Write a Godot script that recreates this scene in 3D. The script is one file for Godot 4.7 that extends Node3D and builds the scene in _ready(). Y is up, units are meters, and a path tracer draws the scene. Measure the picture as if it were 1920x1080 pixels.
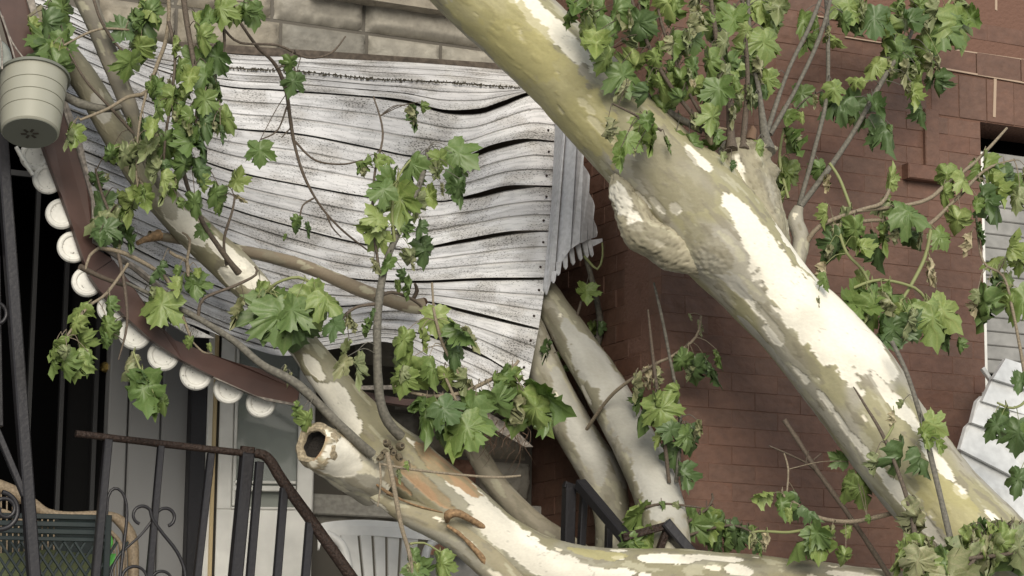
extends Node3D
# A fallen plane tree on a crushed porch awning. House frame: u runs along the facade, n points out of it, y is up.
const FPX := 4800.0
const YAW := 0.4538
var cam_at := Vector3(0, 1.6, 0)
var cam_basis := Basis.IDENTITY
var u_ax := Vector3.RIGHT
var n_ax := Vector3.BACK
var o_at := Vector3.ZERO
var rng := RandomNumberGenerator.new()
var M := {}
var leaf_mesh := []
var nz := FastNoiseLite.new()
var nz2 := FastNoiseLite.new()
var nz3 := FastNoiseLite.new()
var taken := {}


# ---------------------------------------------------------------- places
func ray(x: float, y: float) -> Vector3:
	return cam_basis * Vector3((x - 960.0) / FPX, (540.0 - y) / FPX, -1.0)

func F(x: float, y: float, off: float) -> Vector3:   # where the sight line of a place in the photo meets the plane «off» metres in front of the stone facade
	var d := ray(x, y)
	var t := ((o_at - cam_at).dot(n_ax) + off) / d.dot(n_ax)
	return cam_at + d * t

func mpp(p: Vector3) -> float:   # metres per photo pixel at a place
	return -(cam_basis.inverse() * (p - cam_at)).z / FPX

func W(s: float, h: float, off: float) -> Vector3:
	return Vector3(o_at.x, 0, o_at.z) + u_ax * s + Vector3.UP * h + n_ax * off

func SH(x: float, y: float, off: float) -> Vector2:
	var p := F(x, y, off) - Vector3(o_at.x, 0, o_at.z)
	return Vector2(p.dot(u_ax), p.y)

func house_basis() -> Basis:
	return Basis(u_ax, Vector3.UP, n_ax)


# ---------------------------------------------------------------- nodes
func numbered(called: String) -> String:
	var k: int = taken.get(called, 0)
	taken[called] = k + 1
	return called if k == 0 else "%s_%03d" % [called, k]

func thing(called: String, at: Vector3, label: String, category: String, group := "") -> Node3D:
	var o := Node3D.new()
	o.name = numbered(called)
	add_child(o)
	o.position = at
	o.set_meta("label", label)
	o.set_meta("category", category)
	if group:
		o.set_meta("group", group)
	return o

func part(called: String, mesh: Mesh, mat: Material, parent: Node3D, world := true) -> MeshInstance3D:
	var o := MeshInstance3D.new()
	o.name = called
	o.mesh = mesh
	if mat:
		o.material_override = mat
	parent.add_child(o, true)
	if world:                                   # the mesh is in world places
		var up := Vector3.ZERO
		var p: Node = parent
		while p is Node3D and p != self:
			up += p.position
			p = p.get_parent()
		o.position = -up
	return o

func struct(called: String, mesh: Mesh, mat: Material) -> MeshInstance3D:
	var o := MeshInstance3D.new()
	o.name = called
	o.mesh = mesh
	o.material_override = mat
	o.set_meta("kind", "structure")
	add_child(o, true)
	return o


# ---------------------------------------------------------------- shapes
func mb() -> SurfaceTool:
	var st := SurfaceTool.new()
	st.begin(Mesh.PRIMITIVE_TRIANGLES)
	return st

func quad(st: SurfaceTool, a: Vector3, b: Vector3, c: Vector3, d: Vector3, uva := Vector2.ZERO, uvb := Vector2.RIGHT, uvc := Vector2.ONE, uvd := Vector2.DOWN) -> void:
	var nn := (c - a).cross(b - a)
	if nn.length_squared() < 1e-16:
		nn = (d - a).cross(c - a)
	nn = nn.normalized()
	var vs := [a, b, c, a, c, d]
	var us := [uva, uvb, uvc, uva, uvc, uvd]
	for k in 6:
		st.set_normal(nn)
		st.set_uv(us[k])
		st.add_vertex(vs[k])

func bx(st: SurfaceTool, xf: Transform3D, size: Vector3, bev := 0.0) -> void:   # a box with chamfered front edges (or plain)
	var h := size * 0.5
	var f := []
	for z in ([-1.0, 1.0] if bev == 0.0 else [-1.0, 1.0, 2.0]):
		var k := bev if z == 2.0 else 0.0
		var zz := h.z if z == 2.0 else (h.z - bev if z == 1.0 else -h.z)
		f.append([xf * Vector3(-h.x + k, -h.y + k, zz), xf * Vector3(-h.x + k, h.y - k, zz), xf * Vector3(h.x - k, h.y - k, zz), xf * Vector3(h.x - k, -h.y + k, zz)])
	var last: Array = f[f.size() - 1]
	quad(st, last[0], last[1], last[2], last[3])
	quad(st, f[0][3], f[0][2], f[0][1], f[0][0])
	for r in f.size() - 1:
		for k in 4:
			var m: int = (k + 1) % 4
			quad(st, f[r][k], f[r][m], f[r + 1][m], f[r + 1][k])

func wbox(s0: float, s1: float, h0: float, h1: float, o0: float, o1: float, bev := 0.0) -> ArrayMesh:
	var st := mb()
	bx(st, Transform3D(house_basis(), W((s0 + s1) / 2, (h0 + h1) / 2, (o0 + o1) / 2)), Vector3(s1 - s0, h1 - h0, o1 - o0), bev)
	return st.commit()

func pbox(x0: float, x1: float, y0: float, y1: float, o0: float, o1: float, bev := 0.0) -> ArrayMesh:   # a box on the facade, from photo places on its front
	var a := Vector2(SH(x0, (y0 + y1) / 2, o1).x, SH((x0 + x1) / 2, y0, o1).y)
	var b := Vector2(SH(x1, (y0 + y1) / 2, o1).x, SH((x0 + x1) / 2, y1, o1).y)
	return wbox(a.x, b.x, b.y, a.y, o0, o1, bev)

func slab(pts: Array, th: float, flip := false) -> ArrayMesh:   # a plate of real thickness; pts are [x, y, off]
	var p2 := PackedVector2Array()
	var v := []
	for p in pts:
		p2.append(Vector2(p[0], p[1]))
		v.append(F(p[0], p[1], p[2]))
	var tri := Geometry2D.triangulate_polygon(p2)
	var st := mb()
	var back := -n_ax * th
	st.set_smooth_group(-1)
	for k in range(0, tri.size(), 3):
		var a: Vector3 = v[tri[k]]
		var b: Vector3 = v[tri[k + 1]]
		var c: Vector3 = v[tri[k + 2]]
		if (c - a).cross(b - a).dot(n_ax) < 0.0:
			var t := b
			b = c
			c = t
		var nn := (c - a).cross(b - a).normalized()
		for q in [a, b, c]:
			st.set_normal(nn); st.set_uv(uvof(q)); st.add_vertex(q)
		for q in [a + back, c + back, b + back]:
			st.set_normal(-nn); st.set_uv(uvof(q)); st.add_vertex(q)
	var area := 0.0
	for k in p2.size():
		area += p2[k].cross(p2[(k + 1) % p2.size()])
	for k in p2.size():
		var m: int = (k + 1) % p2.size()
		if area > 0.0:
			quad(st, v[k] + back, v[k], v[m], v[m] + back)
		else:
			quad(st, v[k], v[k] + back, v[m] + back, v[m])
	return st.commit()

func uvof(p: Vector3) -> Vector2:
	var q := p - o_at
	return Vector2(q.dot(u_ax), -q.y)

func smooth_path(pts: Array, step: float) -> Array:   # pts: [Vector3, radius]; Catmull-Rom, evenly spaced
	var dense := []
	for k in pts.size() - 1:
		var a = pts[maxi(k - 1, 0)]
		var b = pts[k]
		var c = pts[k + 1]
		var d = pts[mini(k + 2, pts.size() - 1)]
		var m := maxi(2, int(ceil(b[0].distance_to(c[0]) / step)))
		for j in m:
			var t := float(j) / m
			var pos: Vector3 = b[0].cubic_interpolate(c[0], a[0], d[0], t)
			dense.append([pos, lerpf(b[1], c[1], smoothstep(0.0, 1.0, t))])
	dense.append(pts[pts.size() - 1])
	return dense

func px_path(pts: Array) -> Array:   # [x, y, off, half width in px] to [Vector3, radius]
	var out := []
	for p in pts:
		var w := F(p[0], p[1], p[2])
		out.append([w, p[3] * mpp(w)])
	return out

func tube(path: Array, sides := 7, step := 0.03, cap := true, wob := 0.0) -> ArrayMesh:
	return tube_w(px_path(path), sides, step, cap, wob)

func tube_w(path: Array, sides := 7, step := 0.03, cap := true, wob := 0.0) -> ArrayMesh:
	var ring := smooth_path(path, step)
	var st := mb()
	add_tube(st, ring, sides, cap, wob)
	st.index()
	return st.commit()

func add_tube(st: SurfaceTool, ring: Array, sides: int, cap := true, wob := 0.0) -> void:
	var rows := []
	var nrm := []
	var side := Vector3.UP
	var len_ := 0.0
	var lens := []
	for j in ring.size():
		var t: Vector3 = (ring[mini(j + 1, ring.size() - 1)][0] - ring[maxi(j - 1, 0)][0]).normalized()
		if j == 0:
			side = t.cross(Vector3(0.31, 0.2, 0.93)).normalized()
		else:
			len_ += ring[j][0].distance_to(ring[j - 1][0])
		lens.append(len_)
		side = (side - t * side.dot(t)).normalized()
		var b := t.cross(side)
		var row := []
		var nr := []
		for k in sides:
			var a := TAU * k / sides
			var d := side * cos(a) + b * sin(a)
			var r: float = ring[j][1]
			if wob > 0.0:
				r *= 1.0 + wob * nz.get_noise_3dv((ring[j][0] + d * r) * 9.0)
			row.append(ring[j][0] + d * r)
			nr.append(d)
		rows.append(row)
		nrm.append(nr)
	for j in ring.size() - 1:
		for k in sides:
			var m: int = (k + 1) % sides
			var q := [[j, k], [j + 1, k], [j + 1, m], [j, k], [j + 1, m], [j, m]]
			for i in q:
				st.set_normal(nrm[i[0]][i[1]])
				st.set_uv(Vector2(float(i[1]) / sides, lens[i[0]]))
				st.add_vertex(rows[i[0]][i[1]])
	if cap:
		for e in [0, ring.size() - 1]:
			var c: Vector3 = ring[e][0]
			var o: Vector3 = (ring[0][0] - ring[1][0]) if e == 0 else (ring[e][0] - ring[e - 1][0])
			for k in sides:
				var m: int = (k + 1) % sides
				var tri := [c, rows[e][k], rows[e][m]] if e == 0 else [c, rows[e][m], rows[e][k]]
				for q in tri:
					st.set_normal(o.normalized()); st.set_uv(Vector2.ZERO); st.add_vertex(q)

func lathe(prof: Array, xf: Transform3D, sides := 32, rag := 0.0) -> ArrayMesh:   # prof: [radius, height], hard edges between segments
	var st := mb()
	for j in prof.size() - 1:
		var d := Vector2(prof[j + 1][0] - prof[j][0], prof[j + 1][1] - prof[j][1])
		var nn := Vector2(d.y, -d.x).normalized()
		var flip := xf.basis.determinant() < 0.0
		for k in sides:
			var a := TAU * k / sides
			var b := TAU * (k + 1) / sides
			var vs := [[a, j], [b, j + 1], [a, j + 1], [a, j], [b, j], [b, j + 1]]
			if flip:
				vs = [[a, j], [a, j + 1], [b, j + 1], [a, j], [b, j + 1], [b, j]]
			for i in vs:
				var dirn := Vector3(cos(i[0]), 0, sin(i[0]))
				st.set_normal((xf.basis * (dirn * nn.x + Vector3.UP * nn.y)).normalized())
				st.set_uv(Vector2(i[0] / TAU, prof[i[1]][1]))
				var wv := 1.0 + rag * nz.get_noise_3d(dirn.x * 1.6, dirn.z * 1.6, prof[i[1]][1] * 20.0 + 4.0)
				st.add_vertex(xf * (dirn * prof[i[1]][0] * wv + Vector3.UP * (prof[i[1]][1] + rag * 0.03 * nz2.get_noise_2d(dirn.x * 2.2, dirn.z * 2.2))))
	return st.commit()


# ---------------------------------------------------------------- materials
func mat(c: Color, rough := 0.8, metal := 0.0) -> StandardMaterial3D:   # c is the linear base colour
	var m := StandardMaterial3D.new()
	m.albedo_color = c.linear_to_srgb()
	m.roughness = rough
	m.metallic = metal
	m.cull_mode = BaseMaterial3D.CULL_DISABLED
	return m

func noise_tex(freq: float, ramp: Array, seed_: int, size := 256, octaves := 4) -> NoiseTexture2D:
	var f := FastNoiseLite.new()
	f.seed = seed_
	f.frequency = freq
	f.fractal_octaves = octaves
	var t := NoiseTexture2D.new()
	t.width = size
	t.height = size
	t.seamless = true
	t.noise = f
	var g := Gradient.new()
	g.offsets = PackedFloat32Array(ramp.map(func(r): return r[0]))
	g.colors = PackedColorArray(ramp.map(func(r): return r[1]))
	t.color_ramp = g
	return t

func bump(m: StandardMaterial3D, freq: float, strength: float, scale_: float, seed_: int, size := 256) -> void:
	var f := FastNoiseLite.new()
	f.seed = seed_
	f.frequency = freq
	f.fractal_octaves = 5
	var t := NoiseTexture2D.new()
	t.width = size
	t.height = size
	t.seamless = true
	t.noise = f
	t.as_normal_map = true
	t.bump_strength = strength
	m.normal_enabled = true
	m.normal_texture = t
	m.uv1_triplanar = true
	m.uv1_world_triplanar = true
	m.uv1_scale = Vector3.ONE * scale_

func grain(m: StandardMaterial3D, freq: float, lo: float, hi: float, scale_: float, seed_: int) -> void:   # uneven tone on a world-mapped material
	m.albedo_texture = noise_tex(freq, [[0.0, Color(lo, lo, lo)], [0.5, Color((lo + hi) / 2, (lo + hi) / 2, (lo + hi) / 2)], [1.0, Color(hi, hi, hi)]], seed_, 512, 5)
	m.uv1_triplanar = true
	m.uv1_world_triplanar = true
	m.uv1_scale = Vector3.ONE * scale_

func make_materials() -> void:
	M.bark = mat(Color(1, 1, 1), 0.72)
	M.bark.vertex_color_use_as_albedo = true
	bump(M.bark, 0.03, 1.6, 5.0, 5)
	for k in 5:
		var c: Color = [Color(.150, .077, .051), Color(.144, .073, .048), Color(.157, .081, .054), Color(.147, .071, .046), Color(.139, .074, .05)][k]
		M["brick%d" % k] = mat(c, 0.62)
		grain(M["brick%d" % k], 0.02, 0.82, 1.0, 2.0, 40 + k)
		bump(M["brick%d" % k], 0.03, 2.0, 2.0, 50 + k)
	M.mortar = mat(Color(.135, .069, .047), 0.85)
	bump(M.mortar, 0.06, 3.0, 3.0, 60)
	M.pale_mortar = mat(Color(.36, .27, .2), 0.9)
	for k in 4:
		var c: Color = [Color(.37, .345, .295), Color(.29, .275, .24), Color(.42, .395, .34), Color(.34, .305, .245)][k]
		M["stone%d" % k] = mat(c, 0.9)
		grain(M["stone%d" % k], 0.015, 0.74, 1.0, 1.6, 70 + k)
		bump(M["stone%d" % k], 0.03, 5.0, 1.6, 80 + k)
	M.stone_red = mat(Color(.22, .12, .085), 0.9)
	bump(M.stone_red, 0.03, 9.0, 1.6, 86)
	M.stone_joint = mat(Color(.115, .105, .09), 0.95)
	M.fascia = mat(Color(.085, .043, .034), 0.5)
	grain(M.fascia, 0.01, 0.75, 1.0, 1.5, 90)
	M.flange = mat(Color(.42, .37, .32), 0.6)
	grain(M.flange, 0.04, 0.35, 1.0, 2.0, 91)
	M.disc = mat(Color(.74, .73, .69), 0.5)
	disc_dirt(M.disc)
	M.iron = mat(Color(.022, .021, .024), 0.42, 0.3)
	bump(M.iron, 0.05, 0.8, 4.0, 93)
	M.rust = mat(Color(.06, .032, .021), 0.7, 0.2)
	grain(M.rust, 0.05, 0.35, 1.0, 4.0, 94)
	bump(M.rust, 0.06, 8.0, 4.0, 95)
	M.pot = mat(Color(.27, .265, .215), 0.42)
	M.pot_dark = mat(Color(.13, .135, .11), 0.6)
	M.hole = mat(Color(.035, .028, .02), 0.9)
	M.white = mat(Color(.87, .86, .81), 0.4)
	grain(M.white, 0.01, 0.86, 1.0, 1.0, 96)
	M.plastic = mat(Color(.85, .84, .81), 0.42)
	grain(M.plastic, 0.02, 0.9, 1.0, 1.2, 97)
	M.board = mat(Color(.2, .2, .2), 0.5)
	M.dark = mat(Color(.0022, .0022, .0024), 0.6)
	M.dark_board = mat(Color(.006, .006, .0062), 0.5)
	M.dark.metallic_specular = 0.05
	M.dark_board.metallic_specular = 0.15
	M.brass = mat(Color(.55, .4, .13), 0.3, 0.9)
	M.cream = mat(Color(.55, .43, .24), 0.6)
	M.glass = mat(Color(.5, .55, .52, 1), 0.06)
	M.glass.albedo_color.a = 0.25
	M.glass.transparency = BaseMaterial3D.TRANSPARENCY_ALPHA
	M.curtain = mat(Color(.30, .32, .29), 0.85)
	M.wood = mat(Color(.15, .12, .095), 0.9)
	grain(M.wood, 0.03, 0.5, 1.0, 2.0, 98)
	M.wicker = mat(Color(.44, .34, .23), 0.6)
	grain(M.wicker, 0.04, 0.6, 1.0, 4.0, 99)
	M.crate = mat(Color(.012, .02, .02), 0.4)
	M.green_plastic = mat(Color(.09, .42, .06), 0.45)
	M.cushion = mat(Color(.14, .16, .08), 0.9)
	M.twig = mat(Color(.15, .115, .085), 0.8)
	grain(M.twig, 0.04, 0.55, 1.0, 5.0, 101)
	M.twig_pale = mat(Color(.33, .27, .19), 0.8)
	grain(M.twig_pale, 0.04, 0.6, 1.0, 5.0, 102)
	M.twig_green = mat(Color(.2, .22, .09), 0.7)
	M.twig_grey = mat(Color(.2, .185, .15), 0.8)
	grain(M.twig_grey, 0.03, 0.55, 1.0, 4.0, 103)
	M.torn = mat(Color(.46, .29, .15), 0.85)
	grain(M.torn, 0.03, 0.45, 1.0, 4.0, 104)
	M.torn_pale = mat(Color(.52, .43, .29), 0.85)
	grain(M.torn_pale, 0.03, 0.5, 1.0, 5.0, 114)
	M.hollow = mat(Color(.016, .013, .011), 0.95)
	bump(M.hollow, 0.06, 9.0, 6.0, 115)
	M.bar = mat(Color(.014, .014, .015), 0.5)
	M.mosscol = mat(Color(.07, .062, .045), 0.95)
	M.scar = mat(Color(.22, .18, .115), 0.85)
	grain(M.scar, 0.04, 0.5, 1.0, 6.0, 117)
	M.sill = mat(Color(.52, .50, .45), 0.85)
	grain(M.sill, 0.03, 0.7, 1.0, 2.0, 118)
	M.root = mat(Color(.14, .085, .055), 0.9)
	M.asphalt = mat(Color(.30, .29, .27), 0.95)   # an old concrete street
	M.concrete = mat(Color(.3, .29, .27), 0.95)
	grain(M.concrete, 0.02, 0.7, 1.0, 0.5, 105)
	M.metal_white = mat(Color(.72, .73, .73), 0.45)
	grain(M.metal_white, 0.03, 0.8, 1.0, 1.3, 106)
	M.panel = mat(Color(.66, .67, .70), 0.5)
	grain(M.panel, 0.03, 0.78, 1.0, 2.2, 107)
	M.grey_board = mat(Color(.34, .335, .32), 0.7)
	grain(M.grey_board, 0.015, 0.7, 1.0, 1.4, 109)
	M.plank = mat(Color(1, 1, 1), 0.5)
	M.plank.albedo_texture = plank_texture()
	M.plank.vertex_color_use_as_albedo = true
	make_leaf_materials()

func disc_dirt(m: StandardMaterial3D) -> void:
	m.albedo_texture = noise_tex(0.05, [[0.0, Color(.3, .29, .27)], [0.14, Color(.4, .38, .35)], [0.17, Color(.93, .93, .92)], [1.0, Color(1, 1, 1)]], 92, 256, 3)
	m.uv1_triplanar = true
	m.uv1_world_triplanar = true
	m.uv1_scale = Vector3.ONE * 4.0

func plank_texture() -> ImageTexture:   # chalky white paint with long grime streaks, specks of mildew and worn metal
	var w := 1024
	var h := 512
	var a := FastNoiseLite.new(); a.seed = 11; a.frequency = 0.011; a.fractal_octaves = 4
	var b := FastNoiseLite.new(); b.seed = 12; b.frequency = 0.05; b.fractal_octaves = 3
	var c := FastNoiseLite.new(); c.seed = 13; c.frequency = 0.17; c.fractal_octaves = 2
	var d := FastNoiseLite.new(); d.seed = 14; d.frequency = 0.006; d.fractal_octaves = 3
	var bytes := PackedByteArray()
	bytes.resize(w * h * 3)
	for y in h:
		for x in w:
			# wrapped along the plank by cross-fading two samples
			var k := float(x) / w
			var fade := smoothstep(0.85, 1.0, k)
			var streak := lerpf(a.get_noise_2d(x * 0.16, y * 1.6), a.get_noise_2d((x - w) * 0.16, y * 1.6), fade)
			var fine := lerpf(b.get_noise_2d(x * 0.22, y * 1.3), b.get_noise_2d((x - w) * 0.22, y * 1.3), fade)
			var speck := lerpf(c.get_noise_2d(x * 0.75, y * 1.15), c.get_noise_2d((x - w) * 0.75, y * 1.15), fade)
			var wide := lerpf(d.get_noise_2d(x, y), d.get_noise_2d(x - w, y), fade)
			var v := 0.84 - 0.09 * smoothstep(-0.1, 0.45, streak) - 0.08 * smoothstep(0.0, 0.4, fine) - 0.08 * smoothstep(-0.15, 0.4, wide)
			var sp := smoothstep(0.44, 0.54, speck + 0.3 * wide + 0.2 * streak)
			v = lerpf(v, 0.16, sp * 0.7)
			var warm := 0.004 + 0.012 * smoothstep(0.0, 0.4, wide)
			var o := (y * w + x) * 3
			bytes[o] = int(clampf(v, 0.0, 1.0) * 255.0)
			bytes[o + 1] = int(clampf(v - warm * 0.5, 0.0, 1.0) * 255.0)
			bytes[o + 2] = int(clampf(v - warm * 1.3, 0.0, 1.0) * 255.0)
	return ImageTexture.create_from_image(Image.create_from_data(w, h, false, Image.FORMAT_RGB8, bytes))


# ---------------------------------------------------------------- leaves
func seg_dist(p: Vector2, a: Vector2, b: Vector2) -> float:
	var t := clampf((p - a).dot(b - a) / (b - a).length_squared(), 0.0, 1.0)
	return p.distance_to(a + (b - a) * t)

func make_leaf_materials() -> void:
	var size := 160
	var veins := []
	var tips := [Vector2(0, 1), Vector2(.56, .66), Vector2(-.56, .66), Vector2(.52, .08), Vector2(-.52, .08)]
	for t in tips:
		veins.append([Vector2(0, 0), t, 0.012])
		var side: Vector2 = Vector2(-t.y, t.x)
		for k in 2:
			var at: Vector2 = t * (0.35 + 0.27 * k)
			for s in [-1.0, 1.0]:
				veins.append([at, at + (t * 0.75 + side * s * 0.75) * (0.24 - 0.035 * k), 0.006])
	var bytes := PackedByteArray()
	bytes.resize(size * size * 3)
	for y in size:
		for x in size:
			var p := Vector2(float(x) / size * 1.6 - 0.8, 1.1 - float(y) / size * 1.4)
			var v := 0.0
			for s in veins:
				v = maxf(v, 1.0 - smoothstep(s[2] * 0.5, s[2] * 1.9, seg_dist(p, s[0], s[1])))
			var m := 0.88 + 0.10 * nz.get_noise_2d(x * 2.2, y * 2.2) + 0.08 * nz2.get_noise_2d(x * 9.0, y * 9.0)
			var o := (y * size + x) * 3
			bytes[o] = int(255.0 * clampf(m + 0.09 * v, 0, 1))
			bytes[o + 1] = int(255.0 * clampf(m + 0.05 * v, 0, 1))
			bytes[o + 2] = int(255.0 * clampf(m * 0.97 + 0.09 * v, 0, 1))
	var tex := ImageTexture.create_from_image(Image.create_from_data(size, size, false, Image.FORMAT_RGB8, bytes))
	var tones := [Color(0.185, 0.269, 0.081), Color(0.148, 0.230, 0.074), Color(0.110, 0.179, 0.069), Color(0.291, 0.370, 0.123), Color(0.291, 0.336, 0.174), Color(0.235, 0.319, 0.099), Color(0.560, 0.493, 0.336), Color(0.358, 0.370, 0.213)]
	for k in tones.size():
		var m := mat(tones[k], 0.46)
		m.albedo_texture = tex
		m.backlight_enabled = true
		m.backlight = Color(.52, .60, .17)
		M["leaf%d" % k] = m

func leaf_outline() -> PackedVector2Array:   # right half, from the stalk round to the tip
	return PackedVector2Array([Vector2(0.0, 0.0), Vector2(.10, -.06), Vector2(.21, -.10), Vector2(.31, -.05), Vector2(.40, -.08), Vector2(.46, .02), Vector2(.60, .06), Vector2(.52, .14), Vector2(.49, .21), Vector2(.39, .29),
		Vector2(.48, .35), Vector2(.58, .38), Vector2(.60, .47), Vector2(.74, .55), Vector2(.62, .60), Vector2(.66, .75), Vector2(.53, .70), Vector2(.44, .73), Vector2(.38, .65), Vector2(.27, .61),
		Vector2(.29, .70), Vector2(.37, .78), Vector2(.26, .81), Vector2(.23, .91), Vector2(.12, .91), Vector2(0.0, 1.10)])

func build_leaf(fold: float, droop: float, lobe: float, crumple: float, wide: float, seed_: int) -> ArrayMesh:
	var half := leaf_outline()
	var r := RandomNumberGenerator.new()
	r.seed = seed_
	var outline := PackedVector2Array()
	for p in half:
		outline.append(p + Vector2(r.randf_range(-.02, .02), r.randf_range(-.02, .02)) * (1.0 if p.x > 0.01 else 0.0))
	for k in range(half.size() - 2, 0, -1):
		outline.append(Vector2(-half[k].x, half[k].y) + Vector2(r.randf_range(-.02, .02), r.randf_range(-.02, .02)))
	var c := Vector2(0, .34)
	var rings := [1.0, 0.62, 0.3]
	var n := outline.size()
	var flat := PackedVector2Array()
	for s in rings:
		for k in n:
			var q = c + (outline[k] - c) * s
			if s < 1.0:                         # inner rings are rounder than the edge
				var rad = lerpf((outline[k] - c).length(), 0.46, 0.45) * s
				q = c + (outline[k] - c).normalized() * minf(rad, (outline[k] - c).length() * (0.9 if s > 0.5 else 0.6))
			flat.append(q)
	flat.append(c)
	var v := PackedVector3Array()
	var uv := PackedVector2Array()
	for p in flat:
		uv.append(Vector2((p.x + .8) / 1.6, (1.1 - p.y) / 1.4))
		var ax := absf(p.x) * wide
		var sx := signf(p.x)
		var fa := fold + lobe * ax
		var x := sx * ax * cos(fa * 0.9)
		var z := -ax * sin(fa)
		z += crumple * nz2.get_noise_2d(p.x * 3.4 + seed_ * 9.1, p.y * 3.4) * 1.3
		x += crumple * 0.6 * nz2.get_noise_2d(p.x * 3.0, p.y * 3.0 + seed_ * 5.7)
		z += 0.02 * cos(p.y * 13.0 + seed_) * ax
		var y := p.y
		if absf(droop) > 0.01:
			var b := droop * p.y
			y = sin(b) / droop + z * sin(b)
			z = -(1.0 - cos(b)) / droop + z * cos(b)
		v.append(Vector3(x, y, z))
	var idx := PackedInt32Array()
	for ri in 2:
		for k in n:
			var m: int = (k + 1) % n
			var a := ri * n
			idx.append_array([a + k, a + n + k, a + m, a + m, a + n + k, a + n + m])
	for k in n:
		idx.append_array([2 * n + k, 3 * n, 2 * n + (k + 1) % n])
	var nrm := PackedVector3Array()
	nrm.resize(v.size())
	for k in range(0, idx.size(), 3):
		var nn := (v[idx[k + 2]] - v[idx[k]]).cross(v[idx[k + 1]] - v[idx[k]])
		if nn.z < 0 and crumple < 0.1 and droop < 0.8:
			pass
		for j in 3:
			nrm[idx[k + j]] += nn
	for k in nrm.size():
		nrm[k] = nrm[k].normalized()
	var arr := []
	arr.resize(Mesh.ARRAY_MAX)
	arr[Mesh.ARRAY_VERTEX] = v
	arr[Mesh.ARRAY_NORMAL] = nrm
	arr[Mesh.ARRAY_TEX_UV] = uv
	arr[Mesh.ARRAY_INDEX] = idx
	var me := ArrayMesh.new()
	me.add_surface_from_arrays(Mesh.PRIMITIVE_TRIANGLES, arr)
	return me

func make_leaves() -> void:
	var spec := [[.18, .35, .3, .07, .92], [.4, .7, .5, .10, .92], [.15, -.35, .5, .08, .95], [.6, .8, .8, .11, .85], [.5, .6, 1.0, .12, .88], [.85, .6, .6, .13, .8], [.4, 1.2, .8, .12, .9], [.15, .5, .3, .09, .95],
		[1.05, .6, .7, .18, .72], [1.2, .9, .4, .22, .66], [.95, 1.3, .9, .22, .74], [1.3, .4, .3, .24, .6]]
	for k in spec.size():
		leaf_mesh.append(build_leaf(spec[k][0], spec[k][1], spec[k][2], spec[k][3], spec[k][4], 300 + k))

# stems: [path of [x, y, off, half width], material]; leaves: [x, y, length in px, direction in degrees (90 hangs straight down), tone or -1, form or -1]
func spray(tree: Node3D, stems: Array, leaves: Array, wilt := 0.26) -> void:
	var parts := []
	var paths := []
	var stalks := []
	for s in stems:
		paths.append(smooth_path(px_path(s[0]), 0.03))
		var st := mb()
		add_tube(st, paths[paths.size() - 1], 7, true, 0.12)
		stalks.append(st)
		parts.append(null)
	var todo := []
	var more := leaves.duplicate()
	for l in leaves:
		if l[3] > 0 and rng.randf() < 0.34:
			more.append([l[0] + rng.randf_range(-34, 34), l[1] + rng.randf_range(-22, 30), l[2] * rng.randf_range(0.45, 0.72), rng.randf_range(72, 108), -1, [3, 4, 5, 6, 8, 9, 10, 11][rng.randi_range(0, 7)]])
	for l in more:
		var best := 1e9
		var bi := 0
		var bj := 0
		for i in stems.size():
			for j in paths[i].size():
				var q: Vector3 = cam_basis.inverse() * (paths[i][j][0] - cam_at)
				var d := Vector2(960 - q.x / q.z * FPX - l[0], 540 + q.y / q.z * FPX - l[1]).length()
				if d < best:
					best = d
					bi = i
					bj = j
		var root: Vector3 = paths[bi][bj][0]
		var off: float = (root - o_at).dot(n_ax) + rng.randf_range(-0.03, 0.075)
		var at := F(l[0], l[1], off)
		var k := mpp(at)
		var a := deg_to_rad(l[3] + rng.randf_range(-9, 9))
		var y := cam_basis * Vector3(cos(a), -sin(a), rng.randf_range(-0.3, 0.35)).normalized()
		var z: Vector3 = cam_basis.z * 0.85 + Vector3.UP * rng.randf_range(0.2, 1.1) + u_ax * rng.randf_range(-0.5, 0.5)
		if rng.randf() < 0.2:
			z = cam_basis.z * -0.7 + Vector3.UP * 0.5 + u_ax * rng.randf_range(-0.5, 0.5)
		z = (z - y * z.dot(y)).normalized()
		var x := y.cross(z)
		var size: float = l[2] * k * 1.1
		var form: int = l[5] if l.size() > 5 and l[5] >= 0 else (rng.randi_range(8, 11) if rng.randf() < wilt else [0, 1, 2, 3, 3, 4, 4, 5, 6, 6, 7][rng.randi_range(0, 10)])
		if (form == 0 or form == 7) and rng.randf() < 0.65:
			form = [1, 3, 4, 5][rng.randi_range(0, 3)]
		var tone: int = l[4] if l.size() > 4 and l[4] >= 0 else [0, 0, 1, 1, 2, 3, 5, 5, 4][rng.randi_range(0, 8)]
		if form >= 8 and (l.size() < 5 or l[4] < 0):
			tone = [7, 7, 4, 0][rng.randi_range(0, 3)]
		var wd := rng.randf_range(0.9, 1.12)
		todo.append([bi, Transform3D(Basis(x * size * wd, y * size, z * size), at), leaf_mesh[form], M["leaf%d" % tone]])
		if best < 170.0:
			var mid := (root + at) / 2 + Vector3.UP * rng.randf_range(0.0, 0.02) - y * size * 0.12
			add_tube(stalks[bi], smooth_path([[root, 0.0022], [mid, 0.0016], [at, 0.0014]], 0.02), 4, false)
	for i in stems.size():
		stalks[i].index()
		parts[i] = part("shoot", stalks[i].commit(), stems[i][1], tree)
	for t in todo:
		var o := MeshInstance3D.new()
		o.name = "leaf"
		o.mesh = t[2]
		o.material_override = t[3]
		parts[t[0]].add_child(o, true)
		o.transform = t[1]


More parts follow.
